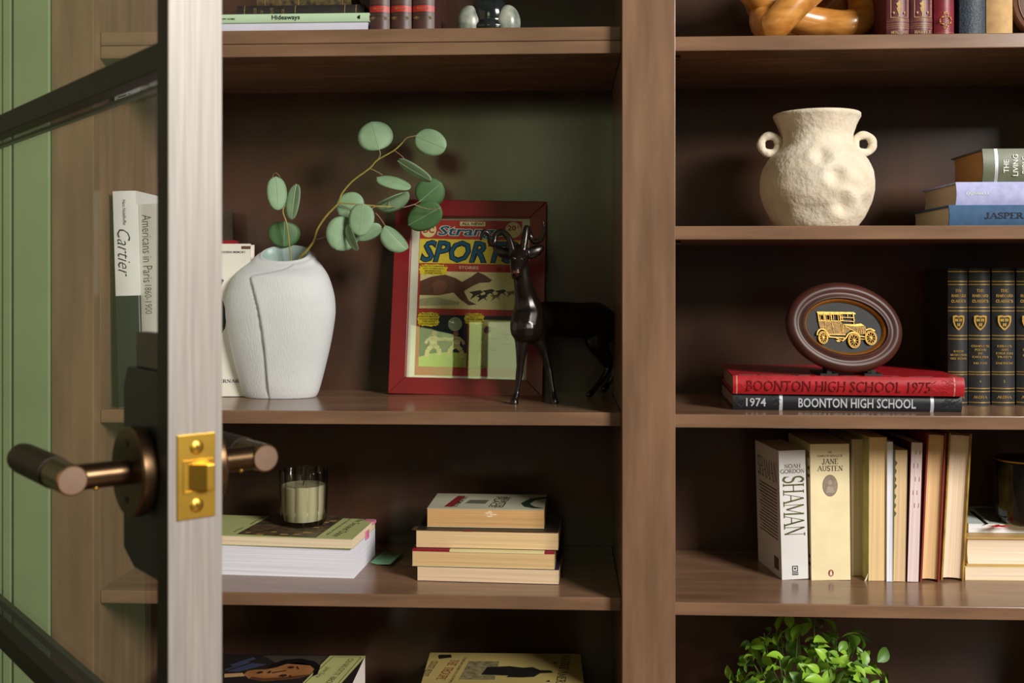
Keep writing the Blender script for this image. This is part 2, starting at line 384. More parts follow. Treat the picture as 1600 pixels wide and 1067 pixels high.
# pin holes with metal shelf pins under the shelves at the left ends
pin = mat('dark_steel_pin', (70, 66, 60), rough=.4, metal=.8)
for (x, z) in ((XL1, ZBb), (XL1, ZCb), (XC1, RAb), (XC1, RBb), (XC1, RCb), (XC1, RDb)):
    for y in (.05, .25):
        obj('shelf_pin', MB().tube([(-.004, 0, -.003), (.012, 0, -.003)], .0028, 8), pin, bc, Matrix.Translation((x, y, z)))
green = mat('sage_green_paint', (136, 154, 112), rough=.42, spec=.45, var=.05, scale=8, bump=.1, bscale=250, bdist=.0004)
wf = thing('wall_front', None, None, (-1.2, .05, 0), kind='structure')
def wpart(name, lo, hi, m, parent): return part(name, lo, hi, m, .002, parent)
xg = W(19, 400, 0).x; xh = W(4, 400, 0).x
wpart('panel_board', (xg + .002, -.002, 0), (XL0 - .0015, .05, 2.6), green, wf)
wpart('panel_board', (xh - .001, .001, 0), (xg - .002, .05, 2.6), green, wf)
wpart('panel_board', (-1.55, -.006, 0), (xh - .003, .05, 2.6), green, wf)
wpart('wall_core', (-1.6, .051, 0), (XL0 - .001, .16, 2.6), green, wf)
wl = thing('wall_left', None, None, (-1.65, -1.9, 0), kind='structure')
wpart('wall_board', (-1.66, -4.0, .9), (-1.6, .05, 2.6), mat('warm_grey_paint', (176, 166, 142), rough=.6), wl)
wpart('wainscot', (-1.66, -4.0, 0), (-1.595, .05, .9), mat('dark_wainscot', (62, 48, 36), rough=.5), wl)
fl = obj('floor', MB().box((-1.66, -4.0, -.05), (2.9, YB + .05, 0)), wood('oak_floor', (120, 92, 62), (2, 12, 1), rough=.4)); tag(fl, kind='structure')

# ================================================================== GLASS DOOR
steel_dark = mat('dark_painted_steel', (46, 42, 40), rough=.5, metal=.0, spec=.2, var=.12, scale=40)
steel_edge = mat('brushed_door_edge', (160, 154, 148), rough=.5, metal=.3, spec=.5, var=.13, scale=6, stretch=(60, 60, 1.4), bump=.08, bscale=30, bstretch=(40, 40, .6))
bronze = mat('aged_bronze', (98, 76, 54), rough=.3, metal=.95, var=.2, scale=60)
bronze_dark = mat('dark_bronze_grip', (62, 50, 42), rough=.5, metal=.8, var=.2, scale=120, bump=.5, bscale=700, bdist=.0006)
brass = mat('polished_brass', (226, 182, 76), rough=.36, metal=1, var=.08, scale=30)
bronze_rim = mat('worn_bronze_rim', (186, 142, 92), rough=.3, metal=.95, var=.15)
pane_glass = glass('clear_pane', (.985, .99, .98), .8)
r0 = ray(262, HY); P0 = CAM + r0 * .70
hd = (RT * (-.830) + FW).normalized()       # towards the hinges
nd = V((hd.y, -hd.x, 0))                    # through the thickness, away from the camera
if nd.dot(RT) < 0: nd = -nd
DF = frame((P0.x, P0.y, 0), -hd, nd)        # local x: free edge at 0, hinges at -.8 ; y: thickness; z: up
door = thing('door_1', 'steel framed glass door standing open at the left', None, (P0.x, P0.y, 0), kind='structure', rot=DF.to_3x3())
t_ = .0387; DW = .80; HZ = CZ - .131
def dbox(name, lo, hi, m, parent=None, bevel=.0008): return obj(name, MB().box(lo, hi), m, parent or door, DF, bevel=bevel)
dbox('lock_stile', (-.0189, 0, .008), (-.0012, t_, 2.15), steel_dark)
dbox('edge_plate', (-.0011, .0004, .008), (.0, t_ - .0004, 2.15), steel_edge)
dbox('hinge_stile', (-DW, 0, .008), (-DW + .03, t_, 2.15), steel_dark)
dbox('rail', (-DW + .0302, 0, .008), (-.0192, t_, .12), steel_dark); dbox('rail', (-DW + .0302, 0, 2.12), (-.0192, t_, 2.15), steel_dark)
zt = CZ + .154; zb = CZ - .35; mh = .0095
zs = [.12, zb - .5 if False else .32, zb, zt, zt + .5, 2.12]
zs = [.12, zb, zt, zt + .5, 2.12]
for z in zs[1:-1]: dbox('muntin', (-DW + .0302, .003, z - mh), (-.0192, t_ - .003, z + mh), steel_dark)
for a, b in zip(zs[:-1], zs[1:]):
    lo = a if a == .12 else a + mh; hi = b if b == 2.12 else b - mh
    dbox('glass_pane', (-DW + .0302, t_ / 2 - .003, lo + .0002), (-.0192, t_ / 2 + .003, hi - .0002), pane_glass, bevel=0)
lock_m = mat('black_lock_cover', (34, 36, 40), rough=.5, var=.1)
oct_ = [(-.0913, -.0716 - .004), (-.0913, -.1937), (-.0704, -.2045), (-.0192, -.2045), (-.0192, -.0616), (-.0835, -.0616)]
FZ = DF @ Matrix(((1, 0, 0, 0), (0, 0, -1, 0), (0, 1, 0, 0), (0, 0, 0, 1)))   # x along the door, y up, z towards the near side
for nm, y0, h in (('lock_cover', .014, .011), ('lock_cover', t_ - .0055, .0165 - .0055)):
    obj(nm, MB().prism([(x, z + CZ) for x, z in oct_], Matrix.Translation((0, 0, -y0)), h), lock_m, door, FZ, bevel=.001)
obj('lock_cover_top', MB().prism([(x, z + CZ) for x, z in ((-.073, -.0614), (-.0192, -.0614), (-.0192, -.036), (-.073, -.036))], Matrix.Translation((0, 0, -.0145)), .009), mat('grey_lock_cover', (62, 58, 56), rough=.4), door, FZ, bevel=.001)
# latch plate on the door edge (local: y across, z up, x out)
lp = dbox('latch_plate', (.0001, t_ / 2 - .0133, HZ - .0285), (.0016, t_ / 2 + .0133, HZ + .0285), brass, bevel=.0004)
lb = MB(); yb_, zb_ = t_ / 2 + .0015, HZ
lb.add([(.0016, yb_ - .0075, zb_ - .0085), (.0016, yb_ + .0075, zb_ - .0085), (.0016, yb_ + .0075, zb_ + .0085), (.0016, yb_ - .0075, zb_ + .0085),
        (.011, yb_ + .002, zb_ - .0085), (.011, yb_ + .0075, zb_ - .0085), (.011, yb_ + .0075, zb_ + .0085), (.011, yb_ + .002, zb_ + .0085)],
       [(0, 1, 2, 3), (4, 5, 6, 7), (0, 1, 5, 4), (1, 2, 6, 5), (2, 3, 7, 6), (3, 0, 4, 7)])
obj('latch_bolt', lb, brass, lp, DF, bevel=.0006)
rim = MB(); yy, zz = t_ / 2 + .001, HZ
for lo, hi in (((yy - .0105, zz + .0095), (yy + .0105, zz + .0112)), ((yy - .0105, zz - .0112), (yy + .0105, zz - .0095)), ((yy - .0105, zz - .0095), (yy - .009, zz + .0095)), ((yy + .009, zz - .0095), (yy + .0105, zz + .0095))):
    rim.box((.0016, lo[0], lo[1]), (.0024, hi[0], hi[1]))
obj('latch_collar', rim, brass, lp, DF)
XF = DF @ Matrix(((0, 0, 1, 0), (1, 0, 0, 0), (0, 1, 0, 0), (0, 0, 0, 1)))   # x across, y up, z out of the edge
for dz in (.0195, -.0195):
    s_ = MB().lathe([(.0001, .0029), (.003, .0028), (.0046, .0019), (.005, .0016)], 20, Matrix.Translation((t_ / 2, HZ + dz, 0)), True, False)
    so = obj('screw', s_, brass, lp, XF, smooth=50)
    cr = MB()
    for a in (0, PI / 2): cr.prism([(-.0028, -.0005), (.0028, -.0005), (.0028, .0005), (-.0028, .0005)], Matrix.Translation((t_ / 2, HZ + dz, .0028)) @ Matrix.Rotation(a + .4, 4, 'Z'), .0002)
    cr2 = obj('screw_slot', cr, mat('brass_shadow', (110, 78, 26), rough=.5, metal=.6), lp, XF)
def lever(side):   # side -1: near face, +1: far face
    y0 = 0 if side < 0 else t_
    fr = DF @ Matrix.Translation((-.045, y0, HZ)) @ Matrix(((1, 0, 0, 0), (0, 0, side, 0), (0, 1, 0, 0), (0, 0, 0, 1)))   # z out of the face
    if side > 0: fr = DF @ Matrix.Translation((-.045, y0, HZ)) @ Matrix(((1, 0, 0, 0), (0, 0, 1, 0), (0, -1, 0, 0), (0, 0, 0, 1)))
    lo = .001
    h = obj('lever_handle', MB().tube([(0, 0, lo + .009), (0, 0, .055)], .0088, 24), bronze, door, fr, smooth=50)
    obj('rose', MB().lathe([(.0308, lo), (.0312, lo + .002), (.0312, lo + .0085), (.0298, lo + .0102), (.002, lo + .0102)], 48, Matrix(), True, True), bronze, h, fr, smooth=30)
    for a in (PI / 2, -PI / 2):
        obj('rose_screw', MB().lathe([(.0028, lo + .0102), (.0026, lo + .0107), (.0001, lo + .0106)], 12, Matrix.Translation((0, .0195 * math.sin(a), 0)), False, False), steel_dark, h, fr)
    oc = .0500
    bar = lambda x0, x1, r, seg=32: MB().tube([(x0, 0, oc), (x1, 0, oc)], r, seg)
    obj('hub', bar(.0085, -.026, .0103), bronze, h, fr, smooth=50)
    obj('end_cap', MB().lathe([(.0103, 0), (.0098, .0012), (.0092, .0016)], 32, frame((.0085, 0, oc), (0, 1, 0), (0, 0, 1)), False, False), bronze_rim, h, fr, smooth=40)
    obj('end_face', MB().lathe([(.0092, .0014), (.0001, .0015)], 32, frame((.0085, 0, oc), (0, 1, 0), (0, 0, 1)), False, False), mat('satin_bronze_face', (140, 114, 96), rough=.5, metal=.7), h, fr)
    obj('grip_ring', bar(-.026, -.0285, .0092), steel_dark, h, fr, smooth=50)
    g = MB(); prof = []
    for i in range(26): prof.append(.0113 - (.0005 if i % 2 else 0))
    g.tube([(-.0285 - .0745 * i / 25, 0, oc) for i in range(26)], prof, 32)
    obj('grip', g, bronze_dark, h, fr, smooth=50)
    obj('grip_end', bar(-.103, -.108, .0108), bronze_dark, h, fr, smooth=50)
    obj('set_screw', MB().sphere((0.003, -.0078 if side < 0 else .0078, .033), .002, 10, 6), brass, h, fr, smooth=60)
lever(-1); lever(1)

# ================================================================== LEFT BAY, TOP SHELF
cream_pg = pages((226, 200, 150)); pale_pg = pages((236, 226, 204)); white_pg = pages((232, 234, 242)); tan_pg = pages((206, 160, 96)); warm_pg = pages((232, 205, 160)); dull_pg = pages((196, 178, 142))
black_ink = ink('black_ink', (22, 20, 20)); white_ink = ink('white_ink', (235, 235, 230)); silver_ink = mat('silver_foil', (200, 204, 212), rough=.4, metal=.4, var=.1)
B = lying('hardcover_book', 'pale lavender-white thin hardcover lying at the very bottom of the upper left stack', (290, 0), (575, 0), ZA, 37.5, .19, paper('lavender_cover', (206, 206, 222)), pale_pg, Y=.05, spine='front', hard=True, sag=.001)
lettering(B, [(("BEACH HOUSES", (B.L * .46, -.001, B.T * .25), (1, 0, 0), (0, 0, 1), .075, .004), dict(offset=.02))], black_ink)
zz = ZA + B.T
B = lying('hardcover_book', 'mint green thin hardcover titled Hideaways in black', (292, 0), (577, 0), zz, 23.5, .19, paper('mint_cover', (186, 214, 180)), pale_pg, Y=.048, spine='front', hard=True, sag=.001)
kx = B.L / (577 - 292)
lettering(B, [(("Hideaways", ((447.5 - 292) * kx, -.0011, B.T * .5), (1, 0, 0), (0, 0, 1), 44 * kx, 9 * kx), dict(offset=.022)), (("HAPPY HOMES", ((356 - 292) * kx, -.0011, B.T * .45), (1, 0, 0), (0, 0, 1), 24 * kx, 2.6 * kx), dict(offset=.02))], black_ink)
art_m = MB(); art_m.prism([((560 - 292) * kx, B.T * .3), ((563 - 292) * kx, B.T * .3), ((563 - 292) * kx, B.T * .75), ((560 - 292) * kx, B.T * .65), ((558 - 292) * kx, B.T * .5)], frame((0, -.0008, 0), (1, 0, 0), (0, 0, 1)), .0005)
obj('publisher_mark', art_m, black_ink, B.r, B.fr)
zz += B.T
B = lying('hardcover_book', 'black worn old hardcover with frayed gold-lettered spine above mint green book', (371, 0), (570, 0), zz, 9.5, .14, leather('worn_black_leather', (44, 40, 38)), tan_pg, Y=.075, spine='front', hard=True, sag=.003)
kx = B.L / 199
dull_gold = mat('dull_gold', (150, 122, 74), rough=.55, metal=.3, var=.3, scale=300)
strips(B, [.011, .0835, B.L - .028, B.L - .012], .0006, dull_gold)
lettering(B, [(("THE HISTORY", (.026, -.003, B.T * .5), (0, 0, 1), (-1, 0, 0), .0115, .0045), dict(font='serif')), (("OF", (.036, -.003, B.T * .5), (0, 0, 1), (-1, 0, 0), .005, .004), dict(font='serif')), (("ENGLAND", (.05, -.003, B.T * .5), (0, 0, 1), (-1, 0, 0), .0105, .0045), dict(font='serif')), (("VOL", (.066, -.003, B.T * .5), (0, 0, 1), (-1, 0, 0), .008, .004), dict(font='serif'))], dull_gold)
zz += B.T
B = lying('hardcover_book', 'mottled gold and black worn book topmost of the upper left stack', (402, 0), (549, 0), zz, -16, .12, mat('mottled_gold_leather', (110, 92, 54), rough=.55, alt=(34, 30, 26), scale=160, bump=.4, bscale=800), tan_pg, Y=.085, spine='front', hard=True, sag=.003)
strips(B, [.012, .06, B.L - .012], .0008, dull_gold)
mar = leather('maroon_brown_leather', (74, 46, 42)); redlab = mat('red_spine_label', (176, 38, 34), rough=.45, var=.12, scale=80)
zlab = ('left end', 'middle', 'right end')
for i, (x0, x1, nm) in enumerate(((577.5, 609, 'nearest the mint green Hideaways book'), (611, 643, 'between two look-alike leather volumes'), (645, 679, 'nearest the marble ornament'))):
    B = upright('leather_book', 'dark maroon leather volume with red spine label, ' + nm, (x0, 0), (x1, 0), ZA, -150, .14, mar, tan_pg, Y=.055, spine='front', hard=True, sag=.006, group='red-labelled leather volumes on the upper left shelf')
    k = mpp(.055); H = B.L; xa = lambda y: H - (46 - y) * k
    strip(B, xa(2), xa(11.5), redlab, 'spine_label')
    strips(B, [xa(0.5), xa(13), xa(17.5), xa(-12), xa(-40), xa(-90)], .0009, leather('raised_band', (58, 38, 32)), 'raised_band')
    mb = MB()
    for cx_, sx in ((B.T * .82, -1), (B.T * .18, 1)):
        for a in range(7):
            an = math.radians(20 + a * 22)
            p = V((xa(19), 0, cx_)); q = p + V((math.sin(an) * .0045, 0, sx * math.cos(an) * .005)); mb.tube([(v.x, -.0058 + .003 * abs(2 * v.z / B.T - 1) ** 2, v.z) for v in (p, q)], .00028, 4)
            if a % 3 == 0:
                p = V((xa(44), 0, cx_)); q = p + V((-math.sin(an) * .004, 0, sx * math.cos(an) * .004)); mb.tube([(v.x, -.0058 + .003 * abs(2 * v.z / B.T - 1) ** 2, v.z) for v in (p, q)], .00025, 4)
    obj('gilt_ornament', mb, dull_gold, B.r, B.fr)
    lettering(B, [(("HISTORY", (xa(6.8), -.0065, B.T * .5), (0, 0, 1), (-1, 0, 0), B.T * .55, .0028), dict(font='serif'))], dull_gold)
# marble ornament
om = thing('marble_ornament', 'black and grey-white carved marble ornament on the upper left shelf', 'ornament', W(765, 40, .12) * 1)
om.location.z = ZA; WM[om] = Matrix.Translation(om.location)
def marble(name, a, b, sc_):
    m = mat(name, a, rough=.12, alt=b, scale=sc_, detail=8, coat=.5); return m
mblk = marble('black_marble', (8, 9, 10), (46, 54, 52), 34); mwht = mat('pale_marble', (188, 192, 176), rough=.28, alt=(84, 98, 88), scale=46, detail=8)
k = mpp(.12); base = V((W(765, 0, .12).x, .12, ZA))
obj('body', MB().lathe([(r * k, z * k) for r, z in ((20, .2), (28, 1), (30, 5), (29, 10), (27.5, 14), (28, 17), (31.5, 20), (33, 24), (31.5, 28), (28.5, 31), (29, 36), (31, 44), (29, 56), (23, 66), (13, 72), (2, 74))], 48, Matrix(), True, True, 1, .85), mblk, om, Matrix.Translation(base), smooth=60)
for s_, x_ in ((-1, -31), (1, 29)):
    obj('side_lobe', MB().sphere((x_ * k, -.008, 30 * k), 19 * k, 24, 14, (1.05, .95, 1.5)), mwht, om, Matrix.Translation(base), smooth=60)
    obj('foot', MB().lathe([(9 * k, .0002), (10 * k, 3 * k), (8 * k, 9 * k), (4 * k, 12 * k)], 20, Matrix.Translation((x_ * k * .75, -.01, 0))), mwht, om, Matrix.Translation(base), smooth=60)

# ================================================================== LEFT BAY, SECOND SHELF
whitejk = paper('white_jacket', (236, 236, 234)); greyjk = paper('pale_grey_jacket', (206, 204, 194)); blkjk = paper('black_jacket', (34, 38, 38))
B = upright('hardcover_book', 'tall white and black book with Cartier in script on the spine', (186, 637), (222, 637), ZB, 298, .20, whitejk, pale_pg, lean=-1.7, spine='front', hard=True, sag=.0015, H=(W(186, 298, .035).z - ZB))
H = B.L; k = H / (637 - 298)
strip(B, (462 - 298) * k, H - .0002, blkjk, 'jacket_base', .00022)
for z_ in (0, 1):
    obj('jacket_base', MB().box(((462 - 298) * k, .001, -.0003 if not z_ else B.T + .0001), (H - .0003, B.W, -.0001 if not z_ else B.T + .0003)), blkjk, B.r, B.fr)
lettering(B, [(("Cartier", ((395 - 298) * k, -.0017, B.T * .45), (1, 0, 0), (0, 0, 1), 74 * k, B.T * .55), dict(shear=.45, offset=-.012)), (("Hans Nadelhoffer", ((332 - 298) * k, -.0017, B.T * .5), (1, 0, 0), (0, 0, 1), 40 * k, B.T * .15), dict())], black_ink)
B = upright('hardcover_book', 'slim pale grey book titled Americans in Paris 1860-1900 beside Cartier book', (224.5, 636), (252, 636.5), ZB, 318, .19, greyjk, pale_pg, lean=-1.5, spine='front', hard=True, sag=.001, H=(W(226, 318, .04).z - ZB))
k = B.L / (637 - 318); gtxt = ink('grey_ink', (58, 58, 56))
lettering(B, [(("Americans in Paris", ((388 - 318) * k, -.0011, B.T * .45), (1, 0, 0), (0, 0, 1), 106 * k, B.T * .52), dict(offset=-.01)), (("1860-1900", ((468 - 318) * k, -.0011, B.T * .45), (1, 0, 0), (0, 0, 1), 45 * k, B.T * .38), dict(offset=-.012))], gtxt)
# face-on book behind the vase, leaning back a little
def facing(name, label, pL, pR, Z, top, T, cover, pg, back, Y, **k):
    a = W(pL, 500, Y); b = W(pR, 500, Y + .01); a.z = b.z = Z
    e = b - a; Wd = e.length; e.normalize(); th = math.radians(back); d = V((-e.y, e.x, 0))
    up = V((0, 0, 1)) * math.cos(th) + d * math.sin(th)
    H = W(pL, top, Y + .02).z - Z
    # local x: down, y: to the right ... spine at left; z: away from the viewer is -; the cover faces the room
    o = b + up * H; nrm = up.cross(e)
    return book(name, label, b + V((0, 0, 0)), up, -e, H, Wd, T, cover, pg, spine='back', hard=True, **k)
B = facing('hardcover_book', 'white and black jacketed book facing out behind the white vase', 258, 396, ZB, 383, .028, paper('ivory_jacket', (222, 218, 206)), pale_pg, 2.0, .205)
# local: x up from the bottom right corner, y to the left, z = x cross y
zc = (B.fr.to_3x3() @ V((0, 0, 1))); zf = B.T if zc.y < 0 else 0.0; sgn = 1 if zc.y < 0 else -1
B_face = zf + sgn * .0002
def fpoly(B, pts, m, name):
    mb = MB(); mb.prism([(x, y) for x, y in pts], Matrix.Translation((0, 0, zf + (0 if sgn > 0 else -.0003))), .0003); return obj(name, mb, m, B.r, B.fr)
Hh = B.L; Ww = B.W
fpoly(B, [(Hh * .36, .052)] + [(Hh * (.36 + .42 * t), .052 - .03 * math.sin(t * PI) * (1 - t) + 0 * t) for t in (.2, .4, .6, .8)] + [(Hh * .76, .04), (Hh * .79, .05), (Hh * .80, .06), (Hh * .80, Ww - .002), (Hh * .36, Ww - .002)], blkjk, 'cover_photo')
fpoly(B, [(Hh * .965, .0), (Hh * .985, .0), (Hh * .985, .014), (Hh * .965, .014)], ink('brown_band', (96, 70, 54)), 'cover_band')
mb = MB(); nm = (0, -1, 0)
fit_text(mb, 'INSTITUTION IN MODERN MEMORY', (Hh * .945, .045, zf + sgn * .0002), (0, -1, 0), (1, 0, 0), .075, .0032, offset=.01)
fit_text(mb, 'CHARLES BERNARD', (Hh * .10, .052, zf + sgn * .0002), (0, -1, 0), (1, 0, 0), .085, .0055, font='serif')
obj('lettering', mb, black_ink, B.r, B.fr)
facing('hardcover_book', 'red book showing only its top edge behind the white and black jacketed book', 262, 372, ZB, 377, .02, cloth('red_cloth', (140, 24, 34)), pale_pg, 1.0, .238)
facing('hardcover_book', 'tall dark brown book standing against the back panel behind the red book', 300, 366, ZB, 332, .018, leather('dark_brown_leather', (66, 52, 42)), dull_pg, .5, .268)

# vase
ceramic = mat('matte_white_ceramic', (208, 211, 212), rough=.62, spec=.35, var=.03, scale=20, bump=.55, bscale=120, bstretch=(6, 6, .8), bdist=.0012)
teal = mat('grey_teal_glaze', (150, 172, 166), rough=.4, var=.08)
vb = onZ(439, 624, ZB); vy = vb.y + .036; vk = (vy + D) / F
vx = W(438.5, 500, vy).x
vt = thing('vase', 'white oval ceramic vase with a folded seam holding eucalyptus', 'vase', (vx, vy, ZB))
prof = [(54, 0, .0), (57, 2, .0), (62, 14, 0), (71, 48, 0), (79.5, 85, 0), (85, 118, 0), (86.6, 138, 0), (84.5, 162, 0), (76, 188, .08), (65, 203, .3), (53.5, 213.5, .6), (48, 220.5, .85), (42, 224.5, 1.0), (39.5, 226.5, 1.0), (37, 226.8, 1.0)]
P_ = catmull([(a, b, c) for a, b, c in prof], 9)
seam = [(-9, -3), (-11, 40), (-14, 90), (-20, 135), (-28, 165), (-36, 188), (-32, 192), (-16, 195), (0, 198), (14, 202), (24, 208), (32, 216)]
seam = [(v.x, v.y) for v in catmull([(a, b, 0) for a, b in seam], 6)]
def seam_d(x, z):   # signed distance to the seam, + on the flap side
    best = 1e9; sg = 1
    for (ax, az), (bx, bz) in zip(seam[:-1], seam[1:]):
        dx, dz = bx - ax, bz - az; t = max(0, min(1, ((x - ax) * dx + (z - az) * dz) / (dx * dx + dz * dz + 1e-9)))
        qx, qz = ax + dx * t, az + dz * t; d = math.hypot(x - qx, z - qz)
        if d < best: best = d; sg = 1 if (x - qx) * dz - (z - qz) * dx > 0 else -1
    return best * sg
NS = 260; rings = []
for p in P_:
    r = []
    for i in range(NS):
        a = 2 * PI * i / NS; ca, sa = math.cos(a), math.sin(a)
        e = 2.2
        x = p.x * math.copysign(abs(ca) ** (2 / e), ca); y = p.x * .60 * math.copysign(abs(sa) ** (2 / e), sa)
        if p.z > 0: y = y * (1 - .12 * p.z); x = x + 8 * p.z + 0
        z = p.y + p.z * (y * .66)
        if sa < 0.1 and p.z < .96:
            d = seam_d(x, z)
            if d > 0: f = min(1, d / 2.4) * math.exp(-d / 34)
            else: f = -.35 * math.exp(d / 5)
            f *= min(1, (.1 - sa) / .35) * (1 - p.z) ** .3 * 4.0 * min(1, (p.y + 10) / 30)
            ln = math.hypot(x, y) + 1e-6; x += f * x / 120; y += f * min(-.6, y / ln)
        r.append(V((x * vk, y * vk, z * vk)))
    rings.append(r)
vo = obj('body', MB().rings(rings, True, True, False), ceramic, vt, Matrix.Translation((vx, vy, ZB)), smooth=70)
inner = [rings[-1], [V((v.x * .96, v.y * .96, v.z - .001)) for v in rings[-1]], [V((v.x * .98, v.y, v.z - .012)) for v in rings[-1]], [V((v.x * 1.05, v.y * 1.1, v.z - .03)) for v in rings[-1]], [V((v.x * .9, v.y * 1.2, .012)) for v in rings[-1]]]
obj('inside', MB().rings(inner, True, False, True), teal, vt, Matrix.Translation((vx, vy, ZB)), smooth=70)

# eucalyptus
leaf_m = mat('eucalyptus_leaf', (128, 158, 122), rough=.55, spec=.35, var=.10, scale=40, bump=.15, bscale=150)
leaf_shade = mat('eucalyptus_leaf_shaded', (70, 104, 62), rough=.5, spec=.35, var=.12, scale=40, bump=.15, bscale=150)  # darker copy of the leaf colour, with the shade on these leaves painted in
stem_m = mat('olive_stem', (150, 138, 62), rough=.5, var=.15, scale=120)
pet_m = mat('pinkish_petiole', (156, 128, 96), rough=.5, var=.15, scale=120)
def E(x, y, Y): return W(420 + x / 4.447, 180 + y / 4.447, Y)
def leaf(parent, b, t, wd, roll=0, fold=0.0, Yb=.17, Yt=None, m=None, cup=.12, curl=.1, flat=None):
    Pb = E(*b, Yb); Pt = E(*t, Yb if Yt is None else Yt); ax = Pt - Pb; Lf = ax.length; wr = 1.1 * wd / 4.447 * mpp(Yb)
    toc = (CAM - Pb).normalized()
    fr = frame(Pb, ax, toc.cross(ax)); fr = fr @ Matrix.Rotation(math.radians(roll), 4, 'X')
    mb = MB(); n = 12; q = 4; rows = []
    for i in range(n + 1):
        s_ = i / n; x = Lf * (1 - math.cos(PI * s_)) / 2; u = x / Lf
        hw = wr / 2 * (max(0, 1 - (2 * u - 1) ** 2) ** .44) * (1 + .12 * (0.45 - u)) ; row = []
        for j in range(-q, q + 1):
            v = j / q * hw; g = abs(j) / q
            z = -cup * wr * g * g * .5 - curl * Lf * (u - .2) ** 2
            y = v
            if fold and j > 0: y = v * math.cos(fold); z += v * math.sin(fold)
            row.append(V((x, y, z)))
        rows.append(row)
    mb.rings(rows, False, False, False)
    o = obj('leaf', mb, m or leaf_m, parent, fr, smooth=80)
    so = o.modifiers.new('thickness', 'SOLIDIFY'); so.thickness = .0004
    vn = MB(); vn.tube([rows[i][q] + V((0, 0, .0003)) for i in range(n + 1)], [.0005 * (1 - .7 * i / n) for i in range(n + 1)], 4)
    obj('midrib', vn, mat('leaf_midrib', (164, 184, 150), rough=.5), o, fr)
    return o
eu = thing('eucalyptus_branch', 'long arching eucalyptus branch with many round leaves in the white vase', 'branch', E(205, 1005, .195))
S = lambda *pts: catmull([E(x, y, Y) for x, y, Y in pts], 6)
main = S((195, 1100, .2), (205, 1005, .19), (270, 935, .182), (315, 870, .18), (340, 790, .178), (400, 700, .175), (485, 610, .172), (505, 550, .17), (580, 460, .168), (700, 370, .166), (755, 312, .165), (870, 245, .165), (930, 190, .165))
obj('stem', MB().tube(main, [.0021 - .0012 * i / len(main) for i in range(len(main))], 8), stem_m, eu, smooth=60)
obj('twig', MB().tube(S((485, 610, .172), (600, 617, .165), (740, 630, .165), (843, 638, .17)), [.0011] * 18 + [.0008], 6), stem_m, eu, smooth=60)
for p in (((930, 190, .165), (960, 158, .165), (1018, 143, .165)), ((875, 248, .165), (920, 280, .16), (955, 320, .16)), ((755, 312, .165), (775, 275, .165), (767, 240, .165)), ((703, 370, .166), (750, 392, .165), (790, 415, .165)), ((488, 618, .172), (550, 645, .16), (570, 668, .155)), ((333, 862, .18), (370, 852, .172), (408, 838, .168)), ((742, 680, .17), (770, 710, .175), (806, 764, .18)), ((742, 633, .165), (690, 665, .15), (640, 706, .15)), ((843, 638, .17), (835, 610, .17), (824, 586, .175)), ((843, 636, .17), (930, 640, .19), (1010, 620, .205)), ((1010, 620, .205), (1030, 610, .205), (1045, 600, .205)), ((1010, 620, .205), (1100, 650, .21), (1190, 650, .205))):
    q = S(*p); obj('petiole', MB().tube(q, .0006, 5), pet_m, eu, smooth=60)
leaf(eu, (767, 240), (712, 42), 228, 5, Yb=.165)
leaf(eu, (1018, 143), (1222, 228), 170, -10, Yb=.165, Yt=.155)
leaf(eu, (895, 316), (1116, 462), 100, 42, Yb=.16, Yt=.14)
leaf(eu, (750, 432), (985, 488), 120, -50, Yb=.165, Yt=.155)
leaf(eu, (745, 642), (968, 545), 170, 25, fold=.9, Yb=.175, Yt=.165)
leaf(eu, (1045, 602), (1200, 470), 190, 0, Yb=.225, m=leaf_shade)
leaf(eu, (1195, 640), (965, 765), 178, 5, Yb=.220, Yt=.225, m=leaf_shade)
leaf(eu, (806, 764), (960, 925), 190, -10, fold=-1.0, Yb=.185, Yt=.18)
leaf(eu, (560, 712), (478, 935), 220, -12, Yb=.16, Yt=.15)
leaf(eu, (548, 756), (612, 940), 95, 30, fold=.8, Yb=.147, Yt=.142)
leaf(eu, (655, 612), (628, 832), 165, 8, Yb=.148, Yt=.138)
leaf(eu, (488, 690), (640, 560), 165, -8, Yb=.178, Yt=.18)
leaf(eu, (782, 772), (612, 865), 105, -22, Yb=.172, Yt=.165)
es = thing('eucalyptus_branch', 'short upright eucalyptus sprig with three leaves at left of the vase mouth', 'branch', E(155, 1020, .2))
obj('stem', MB().tube(S((170, 1100, .2), (155, 1020, .195), (130, 780, .185), (100, 680, .185), (103, 640, .185)), .0011, 8), stem_m, es, smooth=60)
obj('petiole', MB().tube(S((103, 640, .185), (30, 540, .19), (25, 440, .185), (45, 400, .18), (80, 428, .178)), .0005, 6), pet_m, es, smooth=60)
obj('petiole', MB().tube(S((103, 650, .185), (150, 560, .187), (190, 484, .187)), .0005, 6), pet_m, es, smooth=60)
leaf(es, (50, 425), (68, 656), 128, -10, Yb=.178, Yt=.172)
leaf(es, (190, 478), (152, 720), 125, 30, fold=.5, Yb=.187, Yt=.175)
leaf(es, (108, 738), (105, 915), 205, 0, Yb=.205, Yt=.203, m=leaf_shade, curl=.05)

